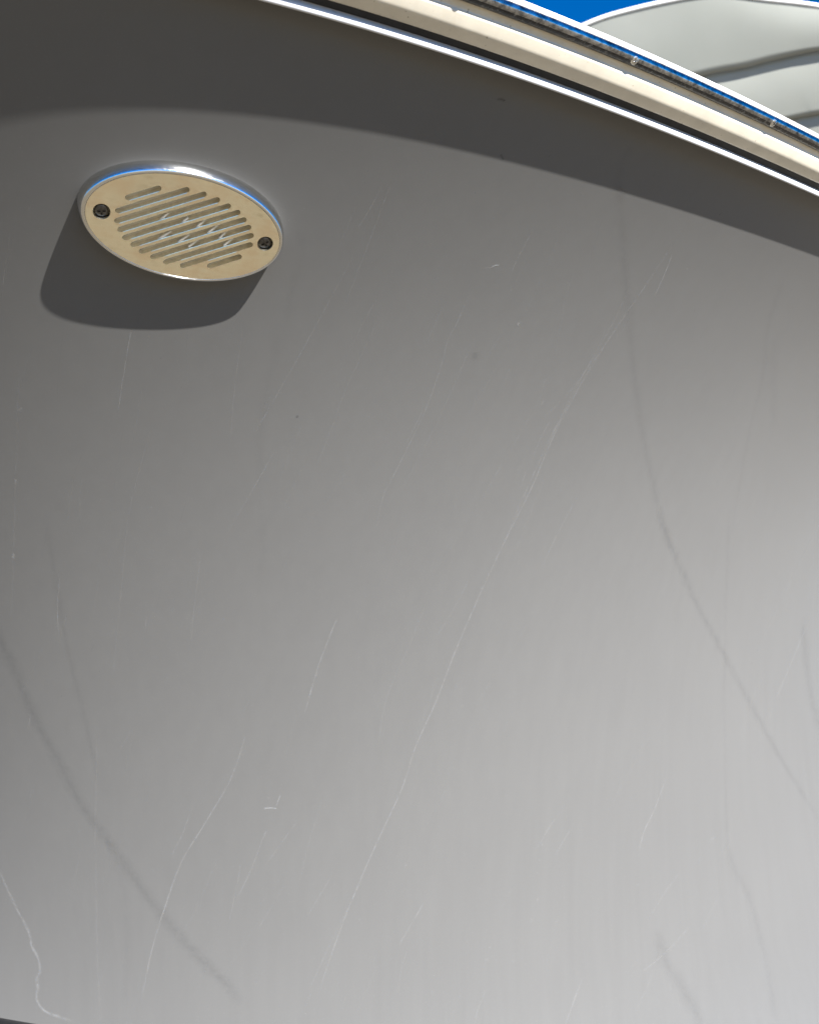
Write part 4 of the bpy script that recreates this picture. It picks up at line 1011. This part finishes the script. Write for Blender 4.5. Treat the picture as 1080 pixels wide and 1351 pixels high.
for k in range(-5, 5):
    a = max(SLOTS[k][0], SLOTS[k+1][0]) + r + 0.3; b = min(SLOTS[k][1], SLOTS[k+1][1]) - r - 0.3
    d0, d1 = k * PITCH + r, (k + 1) * PITCH - r
    strips.append(prism([loc(a, d0 - 0.3), loc(b, d0 - 0.3), loc(b, d1 + 0.3), loc(a, d1 + 0.3)], -2, 12))
    slats.append((a, b, d0, d1))
cones = []
SCREW_X = (-49.7, 49.7)
for sx in SCREW_X:
    top = [(sx + 5.0 * math.cos(2*math.pi*k/40), 5.0 * math.sin(2*math.pi*k/40)) for k in range(40)]
    bot = [(sx + 3.9 * math.cos(2*math.pi*k/40), 3.9 * math.sin(2*math.pi*k/40)) for k in range(40)]
    z0, z1 = PT - TH - 0.5, PT + 0.08   # countersink
    v = [(x/1000, y/1000, z0/1000) for x, y in bot] + [(x/1000, y/1000, z1/1000) for x, y in top]
    f = [tuple(range(39, -1, -1)), tuple(range(40, 80))] + [(k, (k+1) % 40, 40 + (k+1) % 40, 40 + k) for k in range(40)]
    cones.append((v, f))
base = merge([prism([(p.x * 1000, p.y * 1000) for p in ell(2.38, 0)], PT - TH, PT)])
plate = cut(base, [merge(caps), merge(strips), merge(cones)])
link('face_plate', plate, M_FACE, horn, smooth=False)
def shade_walls(me):  # slot side walls: recess shade put into a separate metal colour
    me.materials.append(M_WALL)
    for f in me.polygons:
        if abs(f.normal.z) < 0.5: f.material_index = 1
shade_walls(plate)
for a, b, d0, d1 in slats:
    c = 0.14                                                # eased long edges
    cs = [(d0, PT - TH), (d1, PT - TH), (d1, PT - c), (d1 - c, PT), (d0 + c, PT), (d0, PT - c)]
    v = [(*[q / 1000 for q in loc(a, d)], z / 1000) for d, z in cs] + [(*[q / 1000 for q in loc(b, d)], z / 1000) for d, z in cs]
    f = [(5, 4, 3, 2, 1, 0), tuple(range(6, 12))] + [(k, (k+1) % 6, 6 + (k+1) % 6, 6 + k) for k in range(6)]
    so_ = link('slat', mesh('slat', v, f), M_FACE, horn, smooth=False)
    shade_walls(so_.data)
# shallow pan behind the slots and pale bars added to look like glints
BZ = PT - TH - 0.8
link('back_panel', merge([prism([(p.x * 1000 * 0.98, p.y * 1000 * 0.98) for p in ell(6.0, 0)], BZ - 1.0, BZ)]), M_BACK, horn, smooth=False)
for (x0, y0, x1, y1) in GLINTS:
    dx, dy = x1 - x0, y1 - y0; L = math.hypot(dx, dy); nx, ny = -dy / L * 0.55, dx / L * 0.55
    link('slot_glint', merge([prism([(x0 + nx, y0 + ny), (x0 - nx, y0 - ny), (x1 - nx, y1 - ny), (x1 + nx, y1 + ny)], PT - 2.6, PT - 1.2)]), M_GLINT, horn, smooth=False)
sh = screw_head('horn_screw', 3.75, 1.1, M_SCREW, 0.95, 1.1)
for k, sx in enumerate(SCREW_X):
    o = link('screw', sh, M_SCREW, horn, smooth=False)
    o.location = (sx / 1000, 0, (PT - 1.5) / 1000)
    o.rotation_euler = (0, 0, (0.25, 0.75)[k])

# ------------------------------------------------------------------ the canopy beyond the rail
can = empty('boat_canopy', (0.9, 2.6, EYE + 1.0))
can['label'] = 'pale grey boat canopy with white piped edge and dark laps behind the rail'
can['category'] = 'canopy'
def curve3(pts, off=0.0):
    return [q + Vector((0, off, EYE)) for q in smooth_line(pts, 10)]
def panel(name, up, lo, o_up, o_lo, bulge):
    A, B = curve3(up, o_up), curve3(lo, o_lo)
    n = min(len(A), len(B)); rows = []
    for j in range(13):
        t = j / 12
        rows.append([A[i].lerp(B[i], t) + Vector((0, -1, -0.6)) * bulge * math.sin(math.pi * t)
                     + Vector((0, 1, 0)) * 0.005 * mnoise.noise(A[i].lerp(B[i], t) * 5) for i in range(n)])
    rows.insert(0, [p + Vector((0, 0.05, 0.10)) for p in rows[0]]) if o_up else None
    # turned-back hem along the lower edge gives the cloth its thickness
    rows.append([p + Vector((0, 0.02, 0.004)) for p in rows[-1]])
    return child(link(name, grid_mesh(name, rows), M_CAN), can)
panel('panel', CANOPY_TOP, CANOPY_L1, 0.0, -0.012, 0.004)
panel('panel', CANOPY_L1, CANOPY_L2, 0.008, -0.010, 0.004)
panel('panel', CANOPY_L2, CANOPY_L3, 0.008, 0.0, 0.004)
def tube(name, line, rad, mat, parent):
    rows = []
    for i, p in enumerate(line):
        t = (line[min(i+1, len(line)-1)] - line[max(i-1, 0)]).normalized()
        a = t.cross(Vector((0, 1, 0))).normalized(); b = t.cross(a)
        rows.append([p + (a * math.cos(2*math.pi*k/12) + b * math.sin(2*math.pi*k/12)) * rad for k in range(12)])
    return child(link(name, grid_mesh(name, rows, True), mat), parent)
tube('piping', curve3(CANOPY_TOP, 0.002), 0.0055, M_DECK, can)
